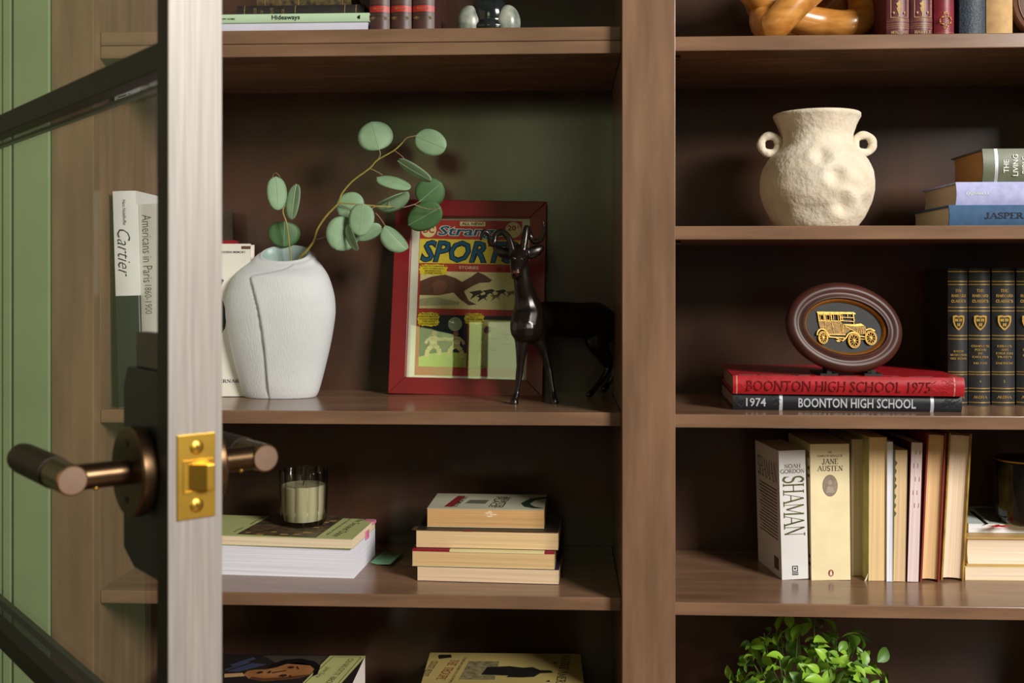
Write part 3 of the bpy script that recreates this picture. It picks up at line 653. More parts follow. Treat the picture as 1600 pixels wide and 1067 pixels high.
# comic frame
redf = mat('red_painted_wood', (120, 15, 22), rough=.38, var=.08, scale=20)
fa = onZ(608, 610.5, ZB); fb = onZ(848, 612, ZB); fa.y = fb.y = .244
fa.x = W(608, 600, .244).x; fb.x = W(848, 600, .244).x
eF = (fb - fa).normalized(); lean_b = math.radians(8.2)
upF = V((0, 0, 1)) * math.cos(lean_b) + V((0, 1, 0)) * math.sin(lean_b)
FWd = (fb - fa).length; FH = (W(740, 313, .286).z - ZB) / math.cos(lean_b)
cf = thing('picture_frame', 'red framed vintage comic cover leaning against the back of the shelf', 'picture frame', ((fa + fb) / 2 + V((0, .01, 0))))
FF = frame(fa, eF, upF); FF = FF @ Matrix.Rotation(math.radians(-1.1), 4, 'Z') @ Matrix.Translation((0, .0, 0))   # z towards the viewer
fb_ = .0262
def mitre(a, b, c, d, h):
    return MB().prism([a, b, c, d], Matrix.Translation((0, 0, -.004)), h)
w_, h_ = FWd, FH
for q in (((0, 0), (w_, 0), (w_ - fb_, fb_), (fb_, fb_)), ((w_, 0), (w_, h_), (w_ - fb_, h_ - fb_), (w_ - fb_, fb_)), ((w_, h_), (0, h_), (fb_, h_ - fb_), (w_ - fb_, h_ - fb_)), ((0, h_), (0, 0), (fb_, fb_), (fb_, h_ - fb_))):
    obj('frame_rail', mitre(*q, .016), redf, cf, FF, bevel=.001)
obj('backing', MB().box((.008, .008, -.0045), (w_ - .008, h_ - .008, -.001)), paper('mat_board', (224, 222, 200)), cf, FF)
cw, chh = w_ - 2 * fb_ - .025, h_ - 2 * fb_ - .008; cx0, cy0 = fb_ + .0125, fb_ + .004
cv = obj('comic_cover', MB().box((cx0, cy0, -.001), (cx0 + cw, cy0 + chh, -.0005)), ink('comic_red', (178, 58, 46)), cf, FF)
def cpt(u, v): return (cx0 + cw * u, cy0 + chh * (1 - v))
LV = [0]
def cpoly(pts, rgb, name='printed_shape', lift=1):
    mb = MB(); mb.prism([cpt(*p) for p in pts], Matrix.Translation((0, 0, -.0005 + .00012 * lift)), .00008)
    return obj(name, mb, ink('print_%d_%d_%d' % rgb, rgb), cv, FF)
def crect(a, b, c, d, rgb, name='printed_panel', lift=1): return cpoly([(a, d), (c, d), (c, b), (a, b)], rgb, name, lift)
asp = cw / chh
def circ(u, v, r, n=24): return [(u + r * math.cos(2 * PI * i / n), v + r * asp * math.sin(2 * PI * i / n)) for i in range(n)]
def burst(a, b, c, d, n=30):
    return [((a + c) / 2 + (c - a) / 2 * (1.0 if i % 2 else .88) * math.copysign(abs(math.cos(2 * PI * i / n)) ** .5, math.cos(2 * PI * i / n)), (b + d) / 2 + (d - b) / 2 * (1.0 if i % 2 else .86) * math.copysign(abs(math.sin(2 * PI * i / n)) ** .5, math.sin(2 * PI * i / n))) for i in range(n)]
def ctext(items, rgb, name='printed_lettering', lift=2):
    mb = MB()
    for s_, u, v, wd, ht, kw in items:
        x, y = cpt(u, v); fit_text(mb, s_, (x, y, -.0005 + .00012 * lift), (1, 0, 0), (0, 1, 0), wd * cw, ht * chh, **kw)
    return obj(name, mb, ink('print_%d_%d_%d' % rgb, rgb), cv, FF)
YEL, TEAL, CRM, DRK, OLV = (226, 200, 60), (24, 84, 110), (222, 210, 150), (30, 36, 44), (160, 164, 72)
crect(.0, .125, 1.0, .283, YEL)
cpoly(circ(.085, .066, .075), CRM); cpoly(circ(.915, .058, .078), CRM)
crect(.39, .008, .64, .037, CRM)
ctext([('ALL NEW!', .515, .0225, .215, .018, dict(offset=.02))], (24, 22, 20))
ctext([('DC', .085, .066, .105, .042, dict(offset=.03)), ('20', .90, .045, .085, .034, dict(offset=.03)), ('c', .965, .037, .018, .014, dict(offset=.02))], (170, 50, 40))
ctext([('Strange', .50, .079, .665, .088, dict(offset=.055, shear=.2))], (225, 225, 205))
ctext([('Strange', .50, .079, .645, .080, dict(offset=.02, shear=.2))], TEAL, lift=3)
ctext([('SPORTS', .49, .205, .96, .148, dict(offset=.05, shear=.25))], (14, 24, 40))
ctext([('SPORTS', .49, .205, .935, .138, dict(offset=.012, shear=.25))], TEAL, lift=3)
ctext([('STORIES', .49, .308, .19, .02, dict(offset=.015))], (230, 205, 180))
crect(.02, .335, .985, .575, CRM)
cpoly([(.02, .40), (.13, .37), (.26, .355), (.36, .375), (.43, .40), (.52, .365), (.58, .335), (.64, .35), (.72, .385), (.70, .40), (.60, .405), (.52, .43), (.45, .46), (.50, .52), (.58, .545), (.50, .55), (.42, .515), (.35, .47), (.2, .49), (.02, .49)], (104, 64, 46), lift=2)
cpoly([(.14, .42), (.20, .385), (.27, .40), (.29, .44), (.24, .485), (.16, .48)], (128, 82, 58), lift=3)
for u, v, s_ in ((.56, .465, 1), (.68, .455, .9), (.8, .455, .8), (.9, .46, .7), (.62, .49, .8), (.75, .485, .7)):
    cpoly([(u - .06 * s_, v), (u + .05 * s_, v - .014 * s_), (u + .08 * s_, v - .002), (u + .05 * s_, v + .012 * s_), (u + .08 * s_, v + .04 * s_), (u + .03 * s_, v + .015 * s_), (u - .05 * s_, v + .05 * s_), (u - .02 * s_, v + .015 * s_)], (58, 52, 36) if s_ > .75 else (120, 100, 50), lift=2)
cpoly([(.02, .515), (.18, .50), (.32, .52), (.42, .53), (.40, .55), (.2, .555), (.02, .56)], (176, 172, 122), lift=2)
crect(.035, .615, .495, .945, DRK); crect(.515, .615, .985, .945, OLV)
cpoly([(.515, .64), (.985, .74), (.985, .70), (.515, .615)], (196, 176, 130), lift=2); crect(.62, .615, .985, .64, (40, 46, 40), lift=2)
cpoly(circ(.375, .672, .068), (150, 168, 130), lift=2)
cpoly([(.035, .885), (.15, .862), (.32, .85), (.495, .855), (.495, .945), (.035, .945)], (168, 188, 84), lift=2)
def figure(u, v, s_, f, rgb):
    T_ = lambda pts: [(u + x * s_ * f, v + y * s_ * asp) for x, y in pts]
    for pts in ([(-.05, -.05), (.05, -.06), (.06, .08), (-.05, .1)], [(-.05, .09), (.06, .07), (.14, .13), (.12, .22), (.08, .21), (.08, .15), (0, .14)], [(-.05, .09), (.0, .12), (-.02, .19), (.03, .26), (-.03, .27), (-.08, .18)], [(.03, -.05), (.18, -.02), (.2, .01), (.04, .0)]):
        cpoly(T_(pts), rgb, lift=3)
    cpoly([(u + s_ * f * .0 + .032 * s_ * math.cos(a) * 1.2, v - .1 * s_ * asp + .04 * s_ * asp * math.sin(a)) for a in [2 * PI * i / 12 for i in range(12)]], (120, 76, 50), lift=3)
def cline(pts, w2, rgb, lift=3):
    for (a, b), (c, d) in zip(pts[:-1], pts[1:]):
        dx, dy = c - a, (d - b) / asp; l = math.hypot(dx, dy); nx, ny = -dy / l * w2, dx / l * w2 * asp
        cpoly([(a - nx, b - ny), (c - nx, d - ny), (c + nx, d + ny), (a + nx, b + ny)], rgb, 'printed_limb', lift)
for m_ in (lambda u: u, lambda u: .565 - u):
    skin_, suit = (150, 96, 62), (206, 190, 134)
    cline([(m_(.165), .752), (m_(.175), .812)], .036, suit); cline([(m_(.175), .808), (m_(.225), .828), (m_(.235), .872)], .022, suit); cline([(m_(.17), .808), (m_(.12), .838), (m_(.11), .884)], .022, suit)
    cline([(m_(.17), .762), (m_(.235), .772), (m_(.285), .766)], .015, suit); cline([(m_(.165), .762), (m_(.115), .775), (m_(.095), .80)], .014, suit); cline([(m_(.285), .766), (m_(.40), .785)], .004, (190, 190, 180))
    cpoly(circ(m_(.178), .734, .026), skin_, lift=3)
cpoly([(.60, .93), (.63, .80), (.68, .72), (.73, .73), (.71, .82), (.70, .93)], (182, 178, 120), lift=3); cpoly(circ(.69, .705, .036), (96, 40, 70), lift=3)
for a, b in ((.72, .76), (.82, .79), (.7, .83), (.84, .73)): crect(a, b, a + .09, b + .004, (70, 84, 40), lift=3)
for bx in ((.0, .289, .29, .362), (.005, .598, .225, .692), (.46, .598, .66, .672)): cpoly(burst(*bx), (228, 204, 40), lift=4)
tk = dict(offset=.015)
ctext([('WHAT IF A DINOSAUR', .145, .303, .25, .010, tk), ('GOT TO RUN IN A', .145, .318, .2, .010, tk), ('MODERN-DAY', .145, .333, .16, .010, tk), ('HORSE RACE?', .145, .347, .17, .010, tk),
       ('WHAT IF A', .115, .612, .15, .010, tk), ('KARATE MATCH', .115, .627, .18, .011, tk), ('COULD DECIDE', .115, .643, .18, .011, tk), ('THE FATE', .115, .659, .13, .011, tk), ('OF A PLANET?', .115, .675, .16, .010, tk),
       ('WHAT IF YOU HAD TO', .56, .612, .18, .009, tk), ('PLAY A', .56, .625, .08, .010, tk), ('TENNIS GAME', .56, .639, .16, .010, tk), ('WITH A LIVE GRENADE?', .56, .655, .19, .010, tk)], (30, 26, 16), lift=5)
obj('glass', MB().box((fb_ - .003, fb_ - .003, .001), (w_ - fb_ + .003, h_ - fb_ + .003, .003)), glass('frame_glass', (.95, .96, .95), 1.0), cf, FF)

# antelope sculpture
def A_(x, y, Y): return W(740 + x / 3.333, 330 + y / 3.333, Y)
ak = mpp(.13) / 3.333
def limb(mb, pts, n=5, seg=12):
    P = catmull([A_(x, y, Y) for x, y, Y, r in pts], n)
    Rr = [v.x for v in catmull([(r, 0, 0) for x, y, Y, r in pts], n)]
    mb.tube(P, [r * ak for r in Rr], seg)
    for p, r in ((P[0], Rr[0]), (P[-1], Rr[-1])): mb.sphere(p, r * ak * .99, seg, 8)
am = MB()
limb(am, [(282, 600, .132, 94), (300, 570, .15, 96), (420, 560, .175, 96), (540, 570, .2, 100), (640, 570, .225, 102), (690, 610, .235, 78)])
limb(am, [(272, 610, .126, 84), (285, 530, .135, 84), (272, 450, .132, 60), (256, 370, .125, 48), (248, 290, .122, 44), (242, 240, .118, 42)])
limb(am, [(238, 215, .12, 44), (233, 248, .108, 47), (226, 282, .098, 38), (222, 308, .089, 31), (220, 324, .086, 27)])
limb(am, [(212, 338, .092, 18), (228, 342, .092, 20)])
limb(am, [(262, 640, .128, 55), (250, 720, .122, 32), (243, 800, .12, 21), (238, 850, .12, 20), (228, 930, .118, 14), (222, 960, .116, 17), (212, 990, .112, 20)])
limb(am, [(330, 650, .14, 56), (362, 720, .138, 30), (385, 800, .136, 21), (395, 840, .135, 20), (410, 930, .13, 15), (414, 960, .127, 17), (420, 992, .122, 20)])
limb(am, [(640, 600, .222, 86), (640, 680, .215, 62), (665, 740, .215, 38), (700, 800, .222, 25), (690, 840, .22, 18), (650, 900, .213, 15), (622, 935, .205, 16), (602, 955, .2, 20)])
limb(am, [(650, 610, .25, 70), (655, 690, .255, 52), (690, 750, .26, 32), (730, 805, .265, 22), (725, 850, .263, 16), (700, 900, .26, 14), (680, 925, .255, 20)])
limb(am, [(705, 560, .245, 30), (750, 640, .255, 18), (765, 740, .255, 16), (760, 800, .255, 10)])
limb(am, [(205, 215, .108, 19), (186, 145, .112, 18), (150, 108, .115, 17), (115, 124, .115, 16), (104, 172, .112, 15), (86, 162, .107, 14), (76, 118, .104, 13), (52, 106, .102, 12), (37, 148, .1, 7)], 6, 10)
limb(am, [(258, 210, .112, 21), (268, 140, .115, 20), (278, 84, .12, 17), (292, 122, .122, 16), (318, 160, .12, 15.5), (350, 148, .116, 15), (366, 100, .114, 12), (362, 54, .112, 7)], 6, 10)
for pts, wd in (([(200, 222, .118), (150, 215, .122), (108, 188, .126)], 22), ([(270, 225, .122), (320, 210, .126), (358, 188, .13)], 24)):
    P = catmull([A_(*p) for p in pts], 6)
    for i, p in enumerate(P): t = i / (len(P) - 1); am.sphere(p, ak * (8 + wd * math.sin(PI * min(1, .2 + .75 * t)) ** 1), 10, 8, (1, .45, 1))
for x, y, Y in ((210, 243, .092), (262, 243, .096)): am.sphere(A_(x, y, Y), ak * 7, 10, 8)
bronze_blk = mat('dark_patinated_bronze', (30, 22, 18), rough=.26, metal=.35, spec=.6, var=.3, scale=18, alt=None)
ab = A_(330, 990, .13); ab.z = ZB
an = thing('antelope_sculpture', 'dark bronze antelope sculpture with curling horns in front of the red frame', 'sculpture', ab)
mzz = min(v.z for v in am.v); 
for v in am.v:
    if v.z < ZB + .0005: v.z = ZB + .0005
tmp = bpy.data.meshes.new('tmp'); tmp.from_pydata([tuple(v) for v in am.v], [], am.f)
bmx = bmesh.new(); bmx.from_mesh(tmp); bmesh.ops.recalc_face_normals(bmx, faces=bmx.faces); bmx.to_mesh(tmp); bmx.free()
to = bpy.data.objects.new('tmp', tmp); C.objects.link(to)
rm = to.modifiers.new('r', 'REMESH'); rm.mode = 'VOXEL'; rm.voxel_size = .0013
sm = to.modifiers.new('s', 'SMOOTH'); sm.factor = .5; sm.iterations = 7
dg = bpy.context.evaluated_depsgraph_get(); dg.update()
me = bpy.data.meshes.new_from_object(to.evaluated_get(dg)); me.name = 'body'; bpy.data.objects.remove(to)
me.materials.clear(); me.materials.append(bronze_blk); me.polygons.foreach_set('use_smooth', [True] * len(me.polygons))
obj('body', None, None, an, me=me)
bx = mat('polished_bronze_nose', (104, 70, 50), rough=.35, metal=.7)
obj('nose', MB().sphere(A_(220, 318, .0785), ak * 17, 16, 10, (1.2, .5, .6)), bx, an, smooth=80)
for x, y, Y in ((206, 243, .086), (263, 243, .09)): obj('eye', MB().sphere(A_(x, y, Y), ak * 5.5, 12, 8), bronze_blk, an, smooth=80)
for x0, Y0 in ((212, .112), (420, .122)):
    p = A_(x0, 985, Y0); obj('hoof', MB().lathe([(.0062, 0), (.0062, .002), (.0045, .008), (.003, .009)], 16, Matrix.Identity(4)), bronze_blk, an, Matrix.Translation((p.x, p.y, ZB + .0002)), smooth=60)

# ================================================================== LEFT BAY, THIRD SHELF
B1 = lying('paperback_book', 'thick white paged paperback lying under the green and cream book', (349, 897.6), (553, 903.8), ZC, 853, .128, paper('white_cover', (228, 230, 232)), white_pg, extra=.06, T=46 * 1.56 / F)
zz = ZC + B1.T
B2 = lying('paperback_book', 'pale green paperback with dark street scene carrying the glass candle', (348, 851), (550.5, 857.5), zz, 836, .128, paper('pale_green_cover', (188, 194, 132)), pages((236, 216, 172)), extra=.06, T=14.5 * 1.56 / F)
tx = lambda x, y: top_xy(B2, x, y)
kf = 5.0
tc = lambda x, y: tx(340 + x / kf, 720 + y / kf)
art(B2, [[tc(150, 572), tc(765, 602), tc(1010, 428), tc(448, 412)]], mat('street_scene', (40, 38, 44), rough=.4, alt=(112, 92, 58), scale=70, detail=6), 'cover_picture')
mb = MB()
for x, y, s_ in ((240, 560, .0035), (330, 575, .005), (440, 555, .004), (520, 575, .006), (620, 575, .005), (700, 560, .006), (840, 480, .006), (900, 470, .005), (770, 520, .004)):
    a, b = tc(x, y); mb.box((a - s_, b - s_ * .6, B2.T + .0002), (a + s_, b + s_ * .5, B2.T + .0003))
obj('lamp_lit_spots', mb, ink('picture_lights', (170, 132, 74)), B2.r, B2.fr)
mb = MB()
def cov(B, mb, s_, p, q, ht, up, z=None, **k):   # words along the line p -> q on the top cover
    p, q = V((p[0], p[1], 0)), V((q[0], q[1], 0)); d = (q - p); ln = d.length; d.normalize(); u = V((0, 0, 1)).cross(d)
    c = (p + q) / 2; m1 = MB(); mb.sub.append(m1); fit_text(m1, s_, (c.x, c.y, B.T + .0001), d, u, ln, ht, **k)
cov(B2, mb, 'The Second Date', tc(1140, 450), tc(925, 590), .012, None, shear=.1, offset=-.005)
cov(B2, mb, 'Love, Italian-American Style', tc(1050, 445), tc(850, 580), .005, None, shear=.2)
cov(B2, mb, 'Mary Louise', tc(370, 432), tc(255, 495), .006, None, shear=.25)
cov(B2, mb, 'A Novel', tc(200, 520), tc(130, 555), .004, None, shear=.2)
obj('lettering', mb, ink('dark_green_ink', (40, 46, 30)), B2.r, B2.fr)
pink = paper('pink_tab', (226, 128, 168))
mb = MB(); xr = B2.L
mb.box((xr - .012, B2.W - .018, B2.T + .0002), (xr + .003, B2.W - .004, B2.T + .0005)); mb.box((xr + .0001, B2.W - .018, B2.T - .004), (xr + .003, B2.W - .004, B2.T + .0004))
obj('sticky_tab', mb, pink, B2.r, B2.fr)
mb = MB(); mb.box((xr + .0001, B2.W * .55, B2.T * -.3), (xr + .002, B2.W * .55 + .016, B2.T * .55)); obj('sticky_tab', mb, pink, B2.r, B2.fr)
# green slip sticking out from under the white book
sl = [onZ(340 + x / 5, 720 + y / 5, ZC + .003) for x, y in ((1190, 790), (1300, 700), (1458, 715), (1350, 812))]
gc = sum(sl, V()) / 4; gc.z = ZC
mb = MB(); n = 8; rows = []
for i in range(n + 1):
    t = i / n; a = sl[0].lerp(sl[3], t) - gc; b = sl[1].lerp(sl[2], t) - gc; h = .0012 + .004 * abs(t - .35) ** 1
    rows.append([V((a.x, a.y, h)), V((b.x, b.y, h))])
mb.rings(rows, False, False, False)
g_ = free('paper_slip', mb, paper('mint_slip', (124, 178, 132)), 'folded mint green paper slip poking out beside the thick white book', 'paper slip', gc, smooth=60)
so = g_.modifiers.new('thickness', 'SOLIDIFY'); so.thickness = .0003
mb = MB()
for j in range(5):
    for i0 in (4.0, 4.9, 5.6, 6.3): pass
for j in range(6):
    v = .12 + j * .14
    q = lambda t, v: (sl[0].lerp(sl[3], t) - gc).lerp(sl[1].lerp(sl[2], t) - gc, v)
    a, b = q(.50, v), q(.92 if j % 2 else .84, v); h = lambda t: .0012 + .004 * abs(t - .35) + .0004
    d = (b - a); d.z = 0; s_ = V((-d.y, d.x, 0)).normalized() * .0006
    a.z = h(.5); b.z = h(.9); mb.add([a - s_, b - s_, b + s_, a + s_], [(0, 1, 2, 3)])
go = obj('printed_lines', mb, ink('slip_ink', (60, 96, 70)), g_, Matrix.Translation(gc))
# candle in fluted smoked glass
cz = zz + B2.T + .0006
cc = onZ(474, 818, cz); ck = (cc.y + D) / F
ct = thing('candle', 'white candle in a fluted smoky glass tumbler standing on the pale green paperback', 'candle', cc)
cfm = Matrix.Translation(cc)
def flute(r, z, depth, NF=11, seg=132):
    return [V(((r - depth * abs(math.sin(NF * a / 2)) ** 0.0 * (1 - abs(math.sin(NF * a / 2)))) * math.cos(a), (r - depth * (1 - abs(math.sin(NF * a / 2)))) * math.sin(a), z)) for a in [2 * PI * i / seg for i in range(seg)]]
R_, Hc = 39 * ck, 84 * ck; dp = .0035
smoke = glass('smoky_glass', (.90, .90, .86), .9, edge=(.22, .22, .20)); 
mb = MB(); rr = [flute(R_ * .72, .0003, 0), flute(R_ * .86, .0012, dp * .5), flute(R_ * .93, .007, dp), flute(R_ * .96, Hc * .3, dp), flute(R_ * 1.0, Hc, dp), flute(R_ * .985, Hc + .001, dp), flute(R_ * .955, Hc, dp * .7), flute(R_ * .9, Hc * .3, dp * .5), flute(R_ * .8, .007, 0), flute(R_ * .2, .006, 0)]
mb.rings(rr, True, True, True); obj('glass', mb, smoke, ct, cfm, smooth=40)
wx = mat('candle_wax', (240, 232, 200), rough=.5, spec=.4, var=.03); wx.node_tree.nodes['Principled BSDF'].inputs['Subsurface Weight'].default_value = .2
wx.node_tree.nodes['Principled BSDF'].inputs['Subsurface Radius'].default_value = (.01, .008, .005)
obj('wax', MB().lathe([(R_ * .78, .0075), (R_ * .85, .02), (R_ * .88, Hc * .72), (R_ * .84, Hc * .74), (.001, Hc * .72)], 48), wx, ct, cfm, smooth=40)
obj('wick', MB().tube([(0, 0, Hc * .72), (.0005, 0, Hc * .78), (.002, 0, Hc * .83)], .0008, 6), black_ink, ct, cfm)
# stack of four
S4 = lambda x, y: (630 + x / 5.714, 760 + y / 5.714)
purple = paper('dark_purple_cover', (44, 34, 62)); dkc = paper('dark_cover', (40, 36, 34)); crc = paper('cream_cover', (224, 214, 160))
Ba = lying('paperback_book', 'cream paged paperback with dark purple cover at the bottom of the stack of four', S4(125, 843), S4(1390, 878), ZC, 0, .115, purple, pages((224, 196, 150)), T=22.6 * 1.545 / F)
z2 = ZC + Ba.T
Bb = lying('paperback_book', 'yellowed paperback with red and cream cover edge second up in the stack of four', S4(80, 708), S4(1350, 740), z2 + .0003, 0, .118, crc, pages((214, 180, 118)), T=25 * 1.545 / F)
z3 = z2 + Bb.T + .0003
mb = MB(); rdk = ink('crimson_print', (140, 22, 42))
mb.box((0, -.0004, Bb.T - .0022), (Bb.L * .265, .02, Bb.T + .0001)); obj('cover_edge_print', mb, rdk, Bb.r, Bb.fr); mb = MB(); mb.box((Bb.L * .93, -.0004, Bb.T - .0022), (Bb.L + .0003, .02, Bb.T + .0001)); obj('cover_edge_print', mb, rdk, Bb.r, Bb.fr)
mb = MB(); mb.box((Bb.L * .265, -.0004, Bb.T - .0022), (Bb.L * .93, .02, Bb.T + .0001)); obj('cover_edge_print', mb, crc, Bb.r, Bb.fr)
Bc = lying('paperback_book', 'cream paged thick paperback with dark photo cover third up in the stack of four', S4(115, 545), S4(1385, 572), z3 + .0003, 0, .118, dkc, pages((220, 190, 132)), T=27 * 1.545 / F)
z4 = z3 + Bc.T + .0003
mb = MB(); mb.box((-.006, -.0015, Bc.T), (Bc.L, .0, Bc.T + .0006)); mb.box((-.006, 0, Bc.T), (0, .02, Bc.T + .0006)); obj('cover_overhang', mb, mat('worn_photo_print', (96, 70, 44), rough=.45, alt=(34, 30, 28), scale=60), Bc.r, Bc.fr)
mb = MB(); mb.box((Bc.L * .34, -.0017, Bc.T - .0002), (Bc.L * .4, -.0014, Bc.T + .0008)); obj('cover_edge_print', mb, rdk, Bc.r, Bc.fr)
Bd = lying('paperback_book', 'tan paged worn paperback with green and white cover topmost of the stack of four', S4(213, 360), S4(1258, 377), z4 + .0005, 0, .108, paper('grey_white_cover', (192, 190, 164)), tan_pg, T=28.4 * 1.55 / F)
t4 = lambda x, y: top_xy(Bd, *S4(x, y))
art(Bd, [[t4(365, 180), t4(440, 182), t4(560, 85), t4(490, 84)]], ink('maroon_print', (130, 34, 40)), 'cover_band')
art(Bd, [[t4(1050, 150), t4(1130, 110), t4(1290, 90), t4(1330, 100), t4(1180, 120), t4(1130, 155), t4(1170, 180), t4(1260, 195), t4(1160, 195), t4(1080, 180)]], ink('dark_green_print', (30, 58, 44)), 'cover_figure')
art(Bd, [[t4(550, 150), t4(600, 120), t4(770, 122), t4(730, 155)]], ink('sketch_print', (96, 98, 84)), 'cover_sketch')
mb = MB(); cov(Bd, mb, 'THE WOMEN OF', t4(560, 92), t4(455, 180), .008, None, offset=.01)
cov(Bd, mb, 'BREWSTER', t4(930, 95), t4(850, 190), .012, None, offset=.01); cov(Bd, mb, 'PLACE', t4(860, 95), t4(790, 185), .010, None, offset=.01)
obj('lettering', mb, ink('olive_ink', (52, 54, 40)), Bd.r, Bd.fr)
mb = MB()
for i in range(7): x = Bd.L * (.48 + .1 * random.random()); z = Bd.T * (.55 + .35 * random.random()); mb.box((x, .0001, z), (x + .004 + .006 * random.random(), .0003, z + .0012))
obj('scuff', mb, paper('scuffed_paper', (238, 224, 190)), Bd.r, Bd.fr)

# ================================================================== LEFT BAY, FOURTH SHELF
def flat_back(name, label, bl, br, Zt, Wd, T, cover, pg, extra=0, **k):
    a, b = onZ(*bl, Zt), onZ(*br, Zt); e = b - a; e.z = 0; L = e.length; e.normalize(); ey = V((-e.y, e.x, 0))
    a = a - e * extra; L += extra; o = a - ey * Wd; o.z = Zt - T
    return book(name, label, o, e, ey, L, Wd, T, cover, pg, **k)
Zj = ZE + .10
lb_ = flat_back('hardcover_book', 'plain dark hardcover under the Jane Eyre book', (352, 1024), (566, 1026), ZE + .05, .13, .0498, leather('dark_plain', (48, 40, 36)), dull_pg, extra=.05, hard=True, sag=.003)
BJ = flat_back('paperback_book', 'Jane Eyre paperback with painted portrait and green title panel', (352, 1021.5), (571, 1023.5), Zj, .135, .0495, paper('portrait_dark', (40, 34, 32)), pale_pg, extra=.05)
J = lambda x, y: top_xy(BJ, 340 + x / 6.154, 1000 + y / 6.154)
art(BJ, [[J(1080, 150), J(1425, 152), J(1130, 480), J(750, 480)]], paper('pale_olive_panel', (196, 196, 128)), 'title_panel')
mb = MB(); pl = [J(1108, 162), J(1380, 164), J(1120, 460), J(790, 460)]
for i in range(4):
    p, q = V(pl[i]), V(pl[(i + 1) % 4]); d = (q - p).normalized(); s_ = V((-d.y, d.x)) * .0005
    mb.prism([tuple(p - s_), tuple(q - s_), tuple(q + s_), tuple(p + s_)], Matrix.Translation((0, 0, BJ.T + .0002)), .0001)
cov(BJ, mb, 'CHARLOTTE BRONTE', J(1290, 180), J(1010, 470), .009, None, font='serif')
cov(BJ, mb, 'Jane Eyre', J(1070, 262), J(950, 360), .010, None, shear=.3)
obj('lettering', mb, ink('olive_dark_ink', (58, 58, 34)), BJ.r, BJ.fr)
art(BJ, [[J(440, 150), J(1060, 152), J(960, 250), J(560, 220)]], ink('portrait_ground', (70, 62, 54)), 'portrait_ground')
art(BJ, [[J(250, 330), J(290, 296), J(350, 286), J(470, 282), J(560, 250), J(650, 222), J(780, 206), J(880, 232), J(930, 280), J(890, 330), J(800, 362), J(640, 380), J(440, 396), J(300, 372)]], mat('portrait_skin', (184, 128, 78), rough=.4, alt=(140, 88, 50), scale=30), 'portrait_face')
art(BJ, [[J(300, 372), J(440, 396), J(640, 380), J(800, 362), J(890, 330), J(820, 336), J(640, 356), J(440, 370), J(330, 352)]], ink('portrait_shadow', (96, 56, 34)), 'portrait_shading', h=.0003)
art(BJ, [[J(470, 282), J(520, 232), J(640, 190), J(800, 178), J(930, 205), J(990, 250), J(960, 330), J(910, 352), J(930, 280), J(880, 236), J(780, 214), J(660, 232), J(570, 262)]], ink('portrait_hair', (18, 14, 14)), 'portrait_hair', h=.0003)
art(BJ, [[J(65, 326), J(240, 316), J(262, 345), J(65, 358)]], ink('portrait_collar', (196, 156, 108)), 'portrait_collar')
art(BJ, [[J(90, 300), J(330, 222), J(470, 232), J(330, 268), J(200, 302)], [J(120, 240), J(340, 165), J(370, 178), J(160, 256)], [J(70, 282), J(300, 208), J(310, 214), J(70, 292)]], ink('portrait_dress', (62, 66, 92)), 'portrait_dress')
art(BJ, [[J(580, 350), J(610, 332), J(660, 330), J(670, 344), J(630, 356)], [J(665, 268), J(690, 254), J(730, 254), J(735, 268), J(700, 276)], [J(368, 318), J(400, 302), J(440, 304), J(430, 318), J(390, 326)], [J(470, 318), J(500, 298), J(520, 300), J(500, 322)]], ink('portrait_features', (54, 28, 18)), 'portrait_features', h=.0004)
art(BJ, [[J(680, 345), J(700, 336), J(720, 360), J(700, 366)], [J(750, 262), J(770, 252), J(785, 280), J(770, 284)], [J(520, 312), J(660, 290), J(662, 298), J(524, 322)]], ink('portrait_brow', (70, 38, 24)), 'portrait_brow', h=.0004)
BN = flat_back('paperback_book', 'tan paperback with black sepia figure and dark lettering on the fourth shelf', (672, 1019.5), (907, 1021.5), ZE + .102, .16, .0515, paper('tan_cover', (178, 158, 96)), cream_pg)
lb2 = flat_back('paperback_book', 'cream paperback under the tan paperback with the sepia figure', (676, 1022), (900, 1024), ZE + .050, .15, .0498, dkc, cream_pg)
N_ = lambda x, y: top_xy(BN, 630 + x / 5.333, 1005 + y / 5.333)
art(BN, [[N_(548, 150), N_(800, 152), N_(760, 305), N_(462, 303)]], mat('halftone_print', (92, 84, 62), rough=.5, alt=(150, 138, 96), scale=120), 'cover_photo')
art(BN, [[N_(650, 262), N_(700, 200), N_(890, 192), N_(1000, 205), N_(1080, 200), N_(1140, 225), N_(1230, 228), N_(1250, 245), N_(1140, 250), N_(1090, 280), N_(990, 285), N_(860, 282), N_(880, 270)]], ink('figure_print', (26, 24, 20)), 'cover_figure', h=.0004)
art(BN, [[N_(290, 110), N_(300, 96), N_(400, 95), N_(405, 118), N_(300, 130)], [N_(1245, 165), N_(1270, 155), N_(1285, 170)], [N_(1185, 320), N_(1215, 306), N_(1225, 322)]], ink('figure_print', (26, 24, 20)), 'cover_motif')
mb = MB(); cov(BN, mb, 'CELESTE REEVES', N_(268, 150), N_(180, 275), .010, None, font='serif'); cov(BN, mb, 'NATIVE AMERICAN', N_(1365, 100), N_(1290, 420), .014, None, font='serif'); cov(BN, mb, 'STORIES AND LEGENDS OF A LOST PEOPLE', N_(520, 118), N_(390, 330), .004, None)
obj('lettering', mb, ink('figure_print', (26, 24, 20)), BN.r, BN.fr)
mb = MB(); cov(BN, mb, '"THE TROUPE"', N_(435, 140), N_(310, 305), .014, None, font='serif'); obj('lettering', mb, ink('rust_print', (126, 52, 36)), BN.r, BN.fr)

